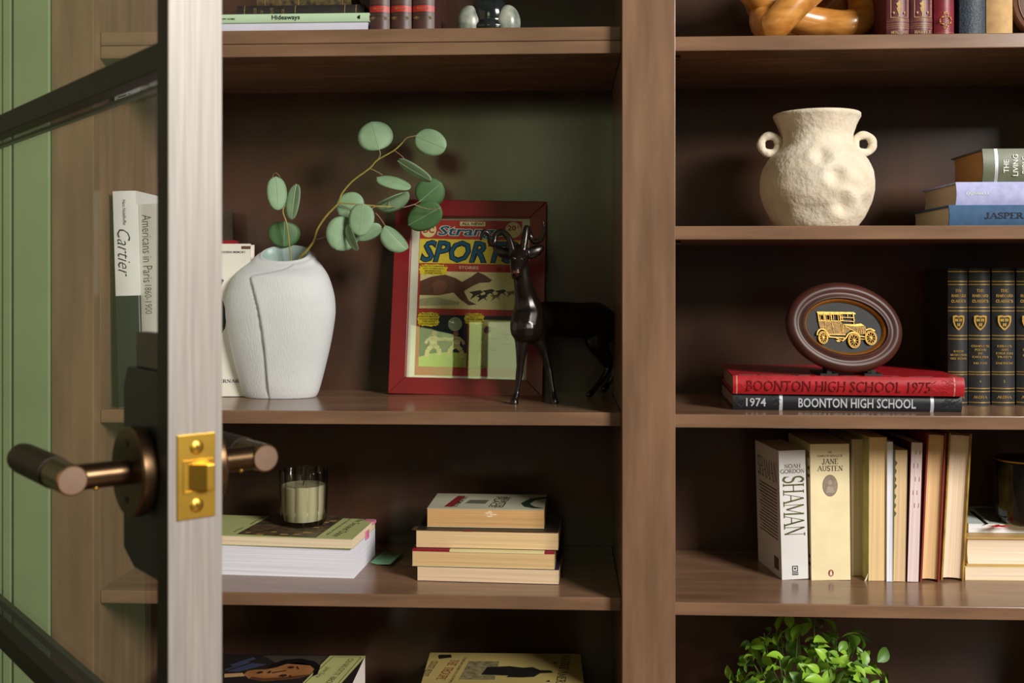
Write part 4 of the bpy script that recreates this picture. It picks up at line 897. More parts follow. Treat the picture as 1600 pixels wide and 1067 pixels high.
# ================================================================== RIGHT BAY, TOP SHELF
honey = mat('honey_wood', (176, 110, 44), rough=.3, var=.25, scale=7, stretch=(3, 14, 14), coat=.3, detail=8, alt=(214, 152, 74))
Kp = lambda x, y, Y: W(1150 + x / 3.556, y / 3.556, Y)
kn = thing('knot_sculpture', 'honey coloured carved wooden knot sculpture on the upper right shelf', 'sculpture', V((W(1265, 0, .13).x, .12, RA)))
def ring(pts, r, nm='link'):
    P = [V(p) for p in pts]; n = len(P); out = []
    for i in range(n):
        p0, p1, p2, p3 = P[i - 1], P[i], P[(i + 1) % n], P[(i + 2) % n]
        for k in range(10):
            t = k / 10; out.append(.5 * ((2 * p1) + (p2 - p0) * t + (2 * p0 - 5 * p1 + 4 * p2 - p3) * t * t + (3 * p1 - p0 - 3 * p2 + p3) * t ** 3))
    obj(nm, MB().tube(out, r, 24, loop=True), honey, kn, smooth=80)
kk = mpp(.1)
lo = RA + .0215
def K3(x, y, Y): p = Kp(x, y, Y); p.z = max(p.z, lo); return p
ring([K3(200, 150, .075), K3(330, 20, .07), K3(470, -110, .08), K3(560, -260, .12), K3(480, -330, .16), K3(360, -220, .165), K3(230, -40, .15), K3(160, 90, .11)], .0215)
ring([K3(90, -60, .11), K3(200, 30, .105), K3(340, 100, .118), K3(480, 130, .125), K3(620, 140, .12), K3(700, 90, .13), K3(690, -40, .16), K3(560, -120, .18), K3(340, -150, .185), K3(130, -150, .16)], .0215)
ring([K3(160, -330, .1), K3(120, -150, .14), K3(140, 40, .19), K3(260, 140, .215), K3(430, 120, .22), K3(560, 20, .21), K3(680, -120, .19), K3(720, -260, .14), K3(600, -400, .1), K3(350, -420, .085)], .0215)
def spine_book(name, label, x0, x1, cover, pg=tan_pg, Y=.055, top=-140, sag=.006, Wd=.15, **k):
    return upright(name, label, (x0, 0), (x1, 0), RA, top, Wd, cover, pg, Y=Y, spine='front', hard=True, sag=sag, **k)
plum = leather('plum_leather', (98, 44, 56)); kk = mpp(.055)
for x0, x1, w1, lab in ((1385, 1420.5, 'MERCHANT', 'plum leather book lettered Merchant with gilt urn beside the wooden knot'), (1422, 1456.5, 'HAMLET', 'plum leather gilt urn book between Merchant volume and burgundy book')):
    B = spine_book('leather_book', lab, x0, x1, plum, group='plum leather gilt-tooled books')
    H = B.L; xa = lambda y: H - (56 - y) * kk
    strips(B, [xa(25.5), xa(28), xa(33), xa(36), xa(39)], .00035, dull_gold)
    fit = MB(); fit_text(fit, w1, (xa(46), -.0066, B.T * .5), (0, 0, 1), (-1, 0, 0), B.T * .74, .0042, font='serif', wt=.2); 
    # framed gilt panel with an urn
    y_ = -.0063
    fy = frame((0, y_, 0), (0, 0, 1), (-1, 0, 0))
    def gp(pts): fit.prism([(z, -x) for x, z in pts], fy, .0002)
    for z in (.12, .86): gp([(xa(-60), B.T * z), (xa(23), B.T * z), (xa(23), B.T * (z + .025)), (xa(-60), B.T * (z + .025))])
    gp([(xa(23), B.T * .12), (xa(23.8), B.T * .12), (xa(23.8), B.T * .885), (xa(23), B.T * .885)])
    ur = [(22, .44), (22, .56), (20.5, .54), (19, .52), (16, .55), (12, .6), (9, .62), (7, .56), (5, .6), (2, .64), (0, .55), (-4, .5), (0, .45), (2, .36), (5, .4), (7, .44), (9, .38), (12, .4), (16, .45), (19, .48), (20.5, .46)]
    gp([(xa(a), B.T * b) for a, b in ur])
    for z in (.27, .73): gp([(xa(16), B.T * (z - .05)), (xa(14), B.T * z), (xa(16), B.T * (z + .05)), (xa(18.5), B.T * z)])
    gp([(xa(-6), B.T * .3), (xa(-8), B.T * .5), (xa(-6), B.T * .7), (xa(-5), B.T * .7), (xa(-6.5), B.T * .5), (xa(-5), B.T * .3)])
    obj('gilt_tooling', fit, dull_gold, B.r, B.fr)
B = spine_book('leather_book', 'burgundy leather book with gilt scroll lozenge and raised band', 1459, 1490.5, leather('burgundy_leather', (122, 30, 46)), Y=.058)
H = B.L; xa = lambda y: H - (56 - y) * kk
strips(B, [xa(8), xa(11)], .0012, leather('burgundy_leather', (122, 30, 46)), 'raised_band'); strips(B, [xa(46), xa(10)], .0002, dull_gold)
mb = MB()
for i in range(26):
    a = 2 * PI * i / 26; rr_ = (.55 + .45 * abs(math.cos(2 * a))); p = V((xa(28) + math.cos(a) * 13 * kk * rr_, -.0062, B.T / 2 + math.sin(a) * 8.5 * kk * rr_)); mb.sphere(p, .0006 + .0004 * (i % 3), 6, 4)
for i in range(10):
    a = 2 * PI * i / 10; mb.sphere((xa(28) + math.cos(a) * 5 * kk, -.0064, B.T / 2 + math.sin(a) * 3.5 * kk), .0006, 6, 4)
obj('gilt_tooling', mb, gold_ink, B.r, B.fr)
B = spine_book('leather_book', 'dark navy embossed leather book between burgundy and tan books', 1499, 1539.5, mat('embossed_navy', (44, 56, 70), rough=.5, var=.3, scale=200, bump=.9, bscale=420, bdist=.0012), Y=.056)
H = B.L; xa = lambda y: H - (56 - y) * kk
strips(B, [xa(44), xa(22), xa(18)], .0003, ink('navy_line', (70, 84, 98)), 'blind_band')
B = spine_book('cloth_book', 'plain tan cloth book at right end of the upper right row', 1541, 1582, cloth('tan_cloth', (196, 160, 112)), Y=.056)
rp = thing('wooden_plate', 'round brown wooden plate standing beside the plain tan book', 'plate', V((W(1650, 0, .10).x, .11, RA)))
pr = .064; pf = frame((W(1650, 0, .10).x, .10, RA + pr + .0005), (1, 0, 0), (0, 0, 1))
obj('disc', MB().lathe([(.0001, .0), (pr * .78, .0), (pr * .86, -.004 + .008), (pr * .97, .0085), (pr, .006), (pr * .98, -.004), (.0001, -.006)], 64, pf), mat('walnut_turned', (92, 60, 44), rough=.35, var=.2, scale=20), rp, smooth=40)
obj('rim_bead', MB().tube([pf @ V((pr * .82 * math.cos(2 * PI * i / 64), pr * .82 * math.sin(2 * PI * i / 64), .003)) for i in range(64)], .0016, 8, loop=True), mat('walnut_turned', (92, 60, 44)), rp, smooth=60)

# ================================================================== RIGHT BAY, SECOND SHELF: urn and books
stone = mat('rough_cream_clay', (232, 222, 204), rough=.85, spec=.2, var=.08, scale=30, bump=.8, bscale=190, bdist=.0016, alt=(216, 202, 178))
uk = mpp(.13); ub = V((W(1276, 0, .13).x, .13, RB))
un = thing('urn', 'cream rough clay urn with two ring handles and dented round belly', 'urn', ub)
yb0 = 358
pf = [(38, 0), (56, 1), (64, 8), (74, 26), (82, 46), (85.5, 64), (84, 84), (79, 98), (72, 110), (63, 119), (56, 127), (53.5, 136), (54, 146), (57.5, 156), (62.5, 167), (65.5, 172.5), (65.5, 176.5), (62, 178), (57, 174), (50, 158), (48, 135), (52, 120), (58, 100)]
Pu = catmull([(a, b, 0) for a, b in pf], 7)
dents = [(-10, 106, 13, 6.5), (9, 75, 15, 7), (22, 33, 15, 8), (-28, 26, 18, 3), (42, 88, 14, 3), (-45, 70, 16, 1.5), (60, 36, 13, 2.5)]
rr = []; seg = 160
for j, p in enumerate(Pu):
    r = []
    for i in range(seg):
        a = 2 * PI * i / seg; x, y, z = p.x * math.cos(a), p.x * math.sin(a), p.y; off = 0
        if j < 112:
            if y < 0:
                for dx, dz, dr, dd in dents:
                    q = math.hypot(x - dx, z - dz) / dr; off -= dd * math.exp(-q * q * 2.2) - dd * .28 * math.exp(-((q - 1.35) ** 2) * 5)
            off += 1.3 * noise.noise(V((x, y, z)) * .028) + .7 * noise.noise(V((x, y, z)) * .09) + .25 * noise.noise(V((x, y, z)) * .3)
            if p.y < 3: off *= p.y / 3
        s_ = (p.x + off) / p.x
        r.append(V((x * s_ * uk, y * s_ * uk, max(0, z) * uk)))
    rr.append(r)
obj('body', MB().rings(rr, True, True, True), stone, un, Matrix.Translation(ub), smooth=80)
for s_ in (-1, 1):
    c = V((s_ * 71.5 * uk, 0, (352.5 - 221) * uk))
    obj('ring_handle', MB().tube([c + V((13.6 * uk * math.cos(2 * PI * i / 40), 0, 13.6 * uk * math.sin(2 * PI * i / 40))) for i in range(40)], [uk * (6.3 + .5 * math.sin(i * .7)) for i in range(40)], 14, loop=True), stone, un, Matrix.Translation(ub), smooth=80)
# three books
L7 = lambda x, y: (1420 + x / 7.11, 220 + y / 7.11)
bY = .06
Bj = lying('cloth_book', 'dark blue cloth hardcover lettered Jasper at the bottom of the three-book stack', (1482, 0), (1690, 0), RB, 320.5, .15, cloth('blue_cloth', (62, 92, 126)), pages((206, 186, 140)), Y=bY, spine='front', hard=True, sag=.004)
zz = RB + Bj.T; kb = mpp(bY)
lettering(Bj, [(("JASPER", (82 * kb, -.0042, Bj.T * .5), (1, 0, 0), (0, 0, 1), 60 * kb, 10.5 * kb), dict(font='serif', wt=.2))], ink('dark_blue_ink', (26, 34, 50)))
Bk = lying('cloth_book', 'pale lavender cloth hardcover in the middle of the three-book stack', (1493, 0), (1685, 0), zz, 284.5, .135, cloth('lavender_cloth', (176, 180, 222)), pages((206, 180, 138)), Y=bY + .006, spine='front', hard=True, sag=.004)
lettering(Bk, [(("DUNWELL", (32 * kb, -.0042, Bk.T * .5), (1, 0, 0), (0, 0, 1), 36 * kb, 5 * kb), dict(font='serif'))], white_ink)
zz += Bk.T
Bg = lying('leather_book', 'green Living Bible topmost of the three-book stack beside the urn', (1534.5, 0), (1690, 0), zz, 232.5, .115, leather('olive_green_leather', (92, 98, 76)), pages((196, 138, 70)), Y=bY + .012, spine='front', hard=True, sag=.004)
strips(Bg, [19 * kb, 21.5 * kb], .0009, silver_ink)
lettering(Bg, [(("THE", (34.5 * kb, -.0042, Bg.T * .47), (0, 0, 1), (-1, 0, 0), 20 * kb, 8 * kb), dict(offset=.01)), (("LIVING", (48.5 * kb, -.0042, Bg.T * .5), (0, 0, 1), (-1, 0, 0), 33 * kb, 8 * kb), dict(offset=.01)), (("BIBLE", (62.5 * kb, -.0042, Bg.T * .5), (0, 0, 1), (-1, 0, 0), 26 * kb, 8 * kb), dict(offset=.01))], white_ink)

# ================================================================== RIGHT BAY, THIRD SHELF
redc = leather('red_yearbook_cover', (172, 30, 38), .35); blk = leather('black_yearbook_cover', (30, 31, 36), .35)
Y1 = lying('yearbook', 'black 1974 Boonton High School yearbook under the red one', (1145, 640), (1497, 642.5), RC, 617, .20, blk, pages((140, 126, 104)), spine='front', hard=True, sag=.003, T=25 * 1.467 / F, turn=-2.5)
ky = Y1.L / 352; eps = -.0031
lettering(Y1, [(("1974", (36 * ky, eps, Y1.T * .5), (1, 0, 0), (0, 0, 1), 31 * ky, 13.5 * ky), dict(offset=.012)), (("BOONTON HIGH SCHOOL", (192 * ky, eps, Y1.T * .5), (1, 0, 0), (0, 0, 1), 180 * ky, 15 * ky), dict(offset=.016))], silver_ink)
strips(Y1, [75 * ky, 307 * ky], 2.6 * ky, silver_ink, 'silver_band')
def creases(B, spans, m, r=.0005):
    mb = MB()
    for x0, x1, n in spans:
        for i in range(n):
            x = x0 + (x1 - x0) * random.random(); z = B.T * (.2 + .6 * random.random()); yf = -B.sag * (1 - (2 * z / B.T - 1) ** 2)
            pts = [(x + j * .003, -B.sag * (1 - (2 * min(B.T * .95, max(0, z + .002 * math.sin(j * 1.5 + i))) / B.T - 1) ** 2), min(B.T * .95, max(B.T * .05, z + .002 * math.sin(j * 1.5 + i)))) for j in range(4)]
            mb.tube(pts, r, 5)
    return tag(obj('embossed_relief', mb, m, B.r, B.fr, smooth=60), kind='stuff')
creases(Y1, [(2 * ky, 16 * ky, 8), (55 * ky, 66 * ky, 8), (312 * ky, 340 * ky, 16)], blk)
zz = RC + Y1.T
Y2 = lying('yearbook', 'red 1975 Boonton High School yearbook supporting the oval car plaque', (1145, 615), (1500, 617.5), zz + .0004, 588, .20, redc, pages((140, 122, 98)), spine='front', hard=True, sag=.004, T=28.5 * 1.467 / F, turn=-3)
ky = Y2.L / 355
mb = MB(); fit_text(mb, 'BOONTON HIGH SCHOOL 1975', (163 * ky, -.0043, Y2.T * .48), (1, 0, 0), (0, 0, 1), 282 * ky, 16 * ky, offset=-.004)
o = obj('embossed_lettering', mb, leather('red_yearbook_dark', (120, 16, 24), .35), Y2.r, Y2.fr)
s2 = o.modifiers.new('t', 'SOLIDIFY'); s2.thickness = .0009; s2.offset = 0
creases(Y2, [(4 * ky, 20 * ky, 6), (300 * ky, 335 * ky, 22)], redc)
strips(Y2, [6 * ky, 340 * ky], .0009, mat('worn_red_edge', (206, 120, 108), rough=.5, var=.3, scale=150), 'worn_crease')
mb = MB()
for i in range(16): x = Y2.L * random.random(); mb.box((x, .002 + .02 * random.random() ** 2, Y2.T), (x + .006 + .02 * random.random(), .003 + .02 * random.random() ** 2 + .001, Y2.T + .0002))
tag(obj('scuff', mb, mat('red_scuff', (150, 84, 76), rough=.6, var=.3, scale=100), Y2.r, Y2.fr), kind='stuff')
# oval plaque
zt2 = zz + Y2.T + .0005
pk = (1.46 + .02) / F
pc = W(1317.5, 512, .085)
tilt = math.radians(9)
upP = V((0, math.sin(tilt), math.cos(tilt)))
PFm = frame(pc, V((1, .10, 0)), upP) @ Matrix.Rotation(math.radians(-9), 4, 'Z')
pq = thing('oval_plaque', 'oval dark wood framed plaque with gold vintage car standing on the red yearbook', 'plaque', V((pc.x, pc.y + .01, zt2)))
walnut = mat('walnut_frame', (66, 34, 26), rough=.42, spec=.4, var=.25, scale=20, coat=0, stretch=(1, 1, 3))
profile = [(91, 0), (91.5, 4), (88, 9), (84, 12), (79, 13), (76, 11), (72, 10.5), (69, 13), (66, 13.5), (64.5, 11), (63, 8)]
def ell(off, z, n=96): # ellipse with semi-axes shrunk evenly by the moulding's width
    a, b = (91 - off) * pk * 1.0, (69 - off * .98) * pk
    return [V((a * math.cos(2 * PI * i / n), b * math.sin(2 * PI * i / n), z * pk)) for i in range(n)]
obj('frame_moulding', MB().rings([ell(91 - r, z) for r, z in profile] + [ell(27, -2), ell(3, -2), ell(0, 0)], True, False, False), walnut, pq, PFm, smooth=50)
obj('gilt_liner', MB().rings([ell(26.5, 8.5), ell(28, 9.2), ell(30, 7), ell(31.5, 3.5)], True, False, False), mat('gilt_liner', (196, 128, 52), rough=.28, metal=.7), pq, PFm, smooth=50)
obj('plate', MB().rings([ell(26, -1.5), ell(26, 3)], True, True, True), mat('black_velvet_plate', (40, 42, 44), rough=.7, var=.12, scale=60), pq, PFm)
gold_r = mat('gold_relief', (172, 134, 64), rough=.45, metal=.7, var=.2, scale=200, bump=.4, bscale=700, bdist=.0005)
gold_d = mat('gold_relief_dull', (112, 86, 44), rough=.5, metal=.6, var=.3, scale=250, bump=.4, bscale=700, bdist=.0005)
car = MB(); cs_ = pk / 6.67
def cp(pts, z0=3.0, h=2.2): car.prism([((x - 655) * cs_, -(y - 530) * cs_) for x, y in pts], Matrix.Translation((0, 0, z0 * pk)), h * pk)
def cbar(x0, y0, x1, y1, w_, z0=3.0, h=3.2):
    d = V((x1 - x0, y1 - y0)); d.normalize(); s_ = V((-d.y, d.x)) * w_ * .38; p, q = V((x0, y0)), V((x1, y1)); cp([tuple(p - s_), tuple(q - s_), tuple(q + s_), tuple(p + s_)], z0, h)
# the plaque leans clockwise; the drawing is measured in the photo's frame, so turn it back
CARF = PFm @ Matrix.Rotation(math.radians(9), 4, 'Z')
car.mi = 1
cp([(385, 462), (620, 470), (640, 500), (720, 505), (722, 540), (700, 570), (655, 600), (480, 600), (440, 545), (400, 540)])
car.mi = 0
cp([(375, 366), (760, 372), (782, 388), (776, 396), (740, 394), (378, 384)])
for x in (385, 448, 518, 612, 752): cbar(x, 380, x + 8, 470, 12)
for y in (392, 462): cbar(385, y, 620, y + 4, 10)
cbar(620, 425, 758, 432, 8); cbar(632, 395, 640, 465, 8); cbar(695, 395, 690, 430, 6); cbar(620, 462, 750, 470, 9); cbar(752, 470, 757, 500, 8)
for x0, x1 in ((405, 440), (465, 505)): cbar(x0, 402, x0, 452, 4); cbar(x1, 402, x1, 452, 4); cbar(x0, 402, x1, 404, 4); cbar(x0, 450, x1, 454, 4)
cbar(545, 398, 545, 455, 6); cbar(592, 400, 594, 460, 6)
car.mi = 1
cp([(625, 490), (660, 515), (740, 520), (830, 505), (865, 520), (868, 600), (800, 605), (760, 575), (720, 560), (640, 580)], 3, 3)
car.mi = 0
cp([(640, 498), (760, 500), (825, 492), (860, 515), (760, 522), (665, 514)], 3, 4.2)
for q in ((868, 520, 868, 600), (640, 500, 640, 580), (665, 520, 760, 576)): cbar(*q, 7, 3, 3.6)
for x in (780, 800, 820, 840): cbar(x, 530, x + 2, 595, 4, 3, 4)
cbar(455, 480, 455, 545, 5, 3, 3.2); cbar(525, 480, 545, 590, 6, 3, 3.2); cbar(615, 480, 635, 590, 6, 3, 3.2)
cbar(470, 628, 660, 640, 14, 3, 3.6); cbar(440, 602, 660, 606, 12, 3, 3.2); cbar(800, 620, 880, 632, 12); cbar(800, 650, 880, 655, 8); cbar(560, 640, 630, 670, 10)
def fender(pts, w_=16):
    P = catmull([(a, b, 0) for a, b in pts], 5)
    for a, b in zip(P[:-1], P[1:]): cbar(a.x, a.y, b.x, b.y, w_, 3, 4.6)
fender([(362, 610), (370, 575), (400, 550), (440, 555), (470, 590), (490, 630)]); fender([(620, 672), (660, 640), (690, 600), (740, 582), (790, 600), (805, 640)]); fender([(872, 560), (920, 548), (965, 570)], 18)
def wheel(cx_, cy_, rx, ry):
    n = 28
    for i in range(n):
        a0, a1 = 2 * PI * i / n, 2 * PI * (i + 1) / n
        for q, w2 in ((1.0, 8), (.82, 6)): cbar(cx_ + rx * q * math.cos(a0), cy_ + ry * q * math.sin(a0), cx_ + rx * q * math.cos(a1), cy_ + ry * q * math.sin(a1), w2, 3, 4.2)
    for i in range(10):
        a = 2 * PI * i / 10; cbar(cx_, cy_, cx_ + rx * .8 * math.cos(a), cy_ + ry * .8 * math.sin(a), 5, 3, 3.4)
    cp([(cx_ + 11 * math.cos(2 * PI * i / 12), cy_ + 11 * math.sin(2 * PI * i / 12)) for i in range(12)], 3, 5)
wheel(425, 635, 47, 62); wheel(745, 668, 60, 74); wheel(922, 640, 58, 70)
cp([(590 + 32 * math.cos(2 * PI * i / 16), 655 + 24 * math.sin(2 * PI * i / 16)) for i in range(8)], 3, 1.5)
obj('car_relief', car, [gold_r, gold_d], pq, CARF)
sx = pc.x
for dx in (-.022, .038):
    mb = MB(); b0 = zt2; mb.box((dx - .012, -.012, 0), (dx + .012, .05, .003)); mb.box((dx - .003, .006, .003), (dx + .003, .014, .018)); mb.box((dx - .003, -.012, .003), (dx + .003, -.009, .008))
    obj('stand_foot', mb, mat('black_stand', (22, 20, 20), rough=.45), pq, Matrix.Translation((sx, pc.y, zt2)))
# Harvard classics
hcov = leather('near_black_leather', (34, 35, 38), .45)
H7 = lambda y: 400 + y / 4.446
hc = [(1481, 1511.5, ['BACON', "MILTON'S PROSE", 'THOS. BROWNE'], [660, 686, 711], '3', 'Bacon volume, half hidden by the yearbooks'), (1513, 1547, ['COMPLETE', 'POEMS', 'IN', 'ENGLISH', 'MILTON'], [625, 650, 675, 700, 743], '4', 'Milton complete poems volume'), (1549.5, 1585.5, ['ESSAYS', 'AND', 'ENGLISH', 'TRAITS', 'EMERSON'], [625, 650, 675, 700, 743], '5', 'Emerson essays volume'), (1588, 1622, ['POEMS', 'BURNS'], [650, 690], '6', 'volume cut off by the right photo edge')]
for x0, x1, lines, ys, num, lab in hc:
    B = upright('leather_book', 'black gilt-banded Harvard Classics ' + lab, (x0, 633), (x1, 633.5), RC, 419, .13, hcov, pages((190, 170, 130)), spine='front', hard=True, sag=.005, group='black gilt-banded classics set')
    k = B.L / (633.5 - 419); xa = lambda y: (H7(y) - 419) * k
    strips(B, [xa(v) for v in (108, 176, 198, 357, 381, 552, 576, 804, 822, 918, 940, 1016)], .00055, gold_ink)
    it = []
    up_ = ((0, 0, 1), (-1, 0, 0)); py_ = -.0052
    for s_, y_, wd in (('THE', 240, .40), ('HARVARD', 276, .84), ('CLASSICS', 313, .86)): it.append(((s_, (xa(y_), py_, B.T / 2), *up_, B.T * wd * .86, .0042), dict(font='serif', wt=.18)))
    for s_, y_ in zip(lines, ys): it.append(((s_, (xa(y_), py_, B.T / 2), *up_, min(B.T * .86, B.T * .105 * len(s_)), .0031), dict(font='serif', wt=.18)))
    it.append(((('ALOHA'), (xa(978), py_, B.T / 2), *up_, B.T * .66, .0042), dict(font='serif', wt=.18)))
    it.append(((num, (xa(870), py_, B.T / 2), *up_, .0022, .0036), dict(offset=.01)))
    lettering(B, it, gold_ink, 'gilt_lettering')
    sh = MB(); fy = frame((0, -.0054, 0), (0, 0, 1), (-1, 0, 0)); c0 = xa(462); ww = B.T * .29
    outl = [(-1, 1.0), (-.5, 1.12), (0, 1.0), (.5, 1.12), (1, 1.0), (1, .2), (.75, -.5), (.35, -.95), (0, -1.2), (-.35, -.95), (-.75, -.5), (-1, .2)]
    O_ = [(B.T / 2 + x * ww, -c0 + y * .0095) for x, y in outl]; I_ = [(B.T / 2 + x * ww * .72, -c0 + y * .0095 * .74) for x, y in outl]
    n = len(O_)
    for i in range(n): sh.prism([O_[i], O_[(i + 1) % n], I_[(i + 1) % n], I_[i]], fy, .0003)
    for sx_, sy_ in ((-.34, .38), (.34, .38), (0, -.32)):
        sh.prism([(B.T / 2 + (sx_ + a * .26) * ww, -c0 + (sy_ + b * .24) * .0095) for a, b in ((-1, -1), (-.1, -.8), (-.1, .8), (-1, 1))], fy, .0003)
        sh.prism([(B.T / 2 + (sx_ + a * .26) * ww, -c0 + (sy_ + b * .24) * .0095) for a, b in ((1, -1), (1, 1), (.1, .8), (.1, -.8))], fy, .0003)
    obj('gilt_shield', sh, gold_ink, B.r, B.fr)

# ================================================================== RIGHT BAY, FOURTH SHELF
B = upright('paperback_book', 'thick white Shaman paperback leaning at the left end of the row', (1222, 906), (1263.5, 905), RD, 704.5, .108, paper('shaman_white', (222, 220, 220)), pages((210, 190, 150)), lean=-1.6, spine='front', turn=0)
k = B.L / 202; xa = lambda y: (y - 704.5) * k
up_ = ((0, 0, 1), (-1, 0, 0))
lettering(B, [(('NOAH', (xa(729), 0, B.T * .5), *up_, B.T * .62, .0062), dict(font='serif')), (('GORDON', (xa(737), 0, B.T * .5), *up_, B.T * .92, .0062), dict(font='serif'))], ink('taupe_ink', (98, 88, 66)))
lettering(B, [(('SHAMAN', (xa(791.5), 0, B.T * .52), (1, 0, 0), (0, 0, 1), 94 * k, B.T * .84), dict(font='serif', wt=.13, serif=.07, track=.0))], mat('olive_title', (104, 106, 36), rough=.5, alt=(48, 46, 20), scale=120), 'title')
mb = MB(); fy = frame((0, -.0001, 0), (0, 0, 1), (-1, 0, 0))
c0 = xa(890); cxz = B.T * .5; q = .0042
for a, b, c, d in ((-1, -1, 1, -.72), (-1, .72, 1, 1), (-1, -1, -.72, 1), (.72, -1, 1, 1), (-.35, -.2, .35, .35)): mb.prism([(cxz + a * q, -c0 + b * q), (cxz + c * q, -c0 + b * q), (cxz + c * q, -c0 + d * q), (cxz + a * q, -c0 + d * q)], fy, .0002)
for i in range(2): mb.prism([(cxz - q * 1.1, -xa(896.5 + i * 2.6) - .0007), (cxz + q * 1.1, -xa(896.5 + i * 2.6) - .0007), (cxz + q * 1.1, -xa(896.5 + i * 2.6) + .0007), (cxz - q * 1.1, -xa(896.5 + i * 2.6) + .0007)], fy, .0002)
obj('publisher_mark', mb, black_ink, B.r, B.fr)
mb = MB()   # the back cover at the left: title and lines of small print (local z = 0 face)
for i, (y_, w2) in enumerate([(0, 0)]): pass
fit_text(mb, 'SHAMAN', (xa(742), B.W * .5, -.0001), (0, -1, 0), (-1, 0, 0), B.W * .8, .03, font='serif', wt=.1)
for i in range(16): mb.add([(xa(768 + i * 5.2), .012, -.0002), (xa(770 + i * 5.2), .012, -.0002), (xa(770 + i * 5.2), B.W - .012 - .02 * random.random(), -.0002), (xa(768 + i * 5.2), B.W - .012, -.0002)], [(0, 1, 2, 3)])
mb.add([(xa(876), .012, -.0002), (xa(896), .012, -.0002), (xa(896), .032, -.0002), (xa(876), .032, -.0002)], [(0, 1, 2, 3)])
obj('back_print', mb, ink('taupe_ink', (98, 88, 66)), B.r, B.fr)
B = upright('paperback_book', 'cream Jane Austen novels paperback with oval portrait on the spine', (1268, 906.5), (1329, 906.5), RD, 694, .118, mat('mottled_cream_cover', (246, 230, 186), rough=.5, var=.05, scale=30), pages((206, 182, 136)), lean=-.6, spine='front')
k = B.L / 212.5; xa = lambda y: (y - 694) * k; T = B.T
lettering(B, [(('THE', (xa(707), 0, T * .5), *up_, T * .1, .0026), dict(font='serif')), (('COMPLETE NOVELS OF', (xa(712.5), 0, T * .5), *up_, T * .66, .0032), dict(font='serif')), (('JANE', (xa(721.5), 0, T * .5), *up_, T * .41, .0085), dict(font='serif')), (('AUSTEN', (xa(732), 0, T * .5), *up_, T * .67, .0082), dict(font='serif'))], ink('brown_black_ink', (50, 42, 34)))
def oval(B, yc, rx, ry, m, name, h): 
    mb = MB(); mb.prism([(B.T * .5 + rx * math.cos(2 * PI * i / 32), -xa(yc) + ry * math.sin(2 * PI * i / 32)) for i in range(32)], frame((0, -.0001, 0), (0, 0, 1), (-1, 0, 0)), h); return obj(name, mb, m, B.r, B.fr)
oval(B, 759, 11.7 * k, 16.8 * k, black_ink, 'portrait_edge', .0001); oval(B, 759, 11.2 * k, 16.2 * k, mat('portrait_grey', (150, 134, 118), rough=.5, var=.12, scale=150), 'portrait_oval', .0002)
mb = MB(); fyz = frame((0, -.0001, 0), (0, 0, 1), (-1, 0, 0))
mb.prism([(T * .5 + 3.2 * k * math.cos(2 * PI * i / 16), -xa(754) + 4 * k * math.sin(2 * PI * i / 16)) for i in range(16)], fyz, .0003); mb.prism([(T * .5 - 7 * k, -xa(770)), (T * .5 + 7 * k, -xa(770)), (T * .5 + 5 * k, -xa(761)), (T * .5 - 4 * k, -xa(760))], fyz, .0003)
obj('portrait_sketch', mb, ink('portrait_pale', (174, 160, 146)), B.r, B.fr)
oval(B, 895.5, 4.2 * k, 5.4 * k, ink('rust_oval', (150, 72, 34)), 'publisher_mark', .0002)
mb = MB(); mb.prism([(T * .5 + x * k, -xa(895.5) + y * k) for x, y in ((-1.4, -3.8), (1.4, -3.8), (1.9, -1), (1.2, 1.5), (1.0, 3.2), (-.4, 3.8), (-1.2, 2), (-1.9, -1))], fyz, .0003); obj('publisher_bird', mb, white_ink, B.r, B.fr)
mb = MB()
for i in range(9): x = xa(700 + i * 2); 
fit_text(mb, 'JANE', (xa(712), .012, -.0001), (0, -1, 0), (-1, 0, 0), .016, .010, font='serif')
for y_ in (730, 742, 868, 880): mb.add([(xa(y_), .004, -.0002), (xa(y_ + 5), .004, -.0002), (xa(y_ + 5), .014, -.0002), (xa(y_), .014, -.0002)], [(0, 1, 2, 3)])
obj('cover_print', mb, ink('brown_print', (112, 74, 40)), B.r, B.fr)
def fore(lab, x0, x1, y0, top, Wd, cover, pg, lean, hard=False, name='paperback_book', **k):
    return upright(name, lab, (x0, y0), (x1, y0), RD, top, Wd, cover, pg, lean=lean, spine='back', hard=hard, **k)
fore('greyish cream paged book set back in shadow beside the Jane Austen paperback', 1331, 1354.5, 900, 686, .11, paper('grey_cover', (150, 138, 112)), pages((190, 172, 132)), -.2)
B = fore('cream paged paperback with yellow-green cover right of the set-back greyish book', 1357, 1385, 908, 683, .115, mat('yellow_green_cover', (200, 192, 130), rough=.5, alt=(160, 160, 96), scale=30), pages((230, 198, 136)), .2)
mb = MB(); mb.add([(B.L - .012, -.0006, -.0006), (B.L, -.0006, -.0062), (B.L, .004, -.0006)], [(0, 1, 2)]); obj('dog_ear', mb, paper('white_cover2', (228, 220, 196)), B.r, B.fr)
fore('thin bright white booklet standing between two cream paged paperbacks', 1385.5, 1394.5, 909, 690, .11, paper('bright_white', (232, 234, 238)), white_pg, .2)
B = fore('cream paged paperback with dark blotched fore-edge beside the thin white booklet', 1395.5, 1414.5, 909, 703, .11, paper('pale_green2', (186, 182, 130)), pages((222, 190, 136)), 1.0)
mb = MB()
for i in range(7): x = .012 + i * .012 + .004 * random.random(); mb.prism([(.0002, -x), (.0018 + .0015 * random.random(), -x - .003), (.0012, -x - .007), (.0002, -x - .008)], frame((0, .0001, 0), (0, 0, 1), (-1, 0, 0)), .0004)
obj('ink_blotches', mb, ink('green_blotch', (92, 96, 66)), B.r, B.fr)
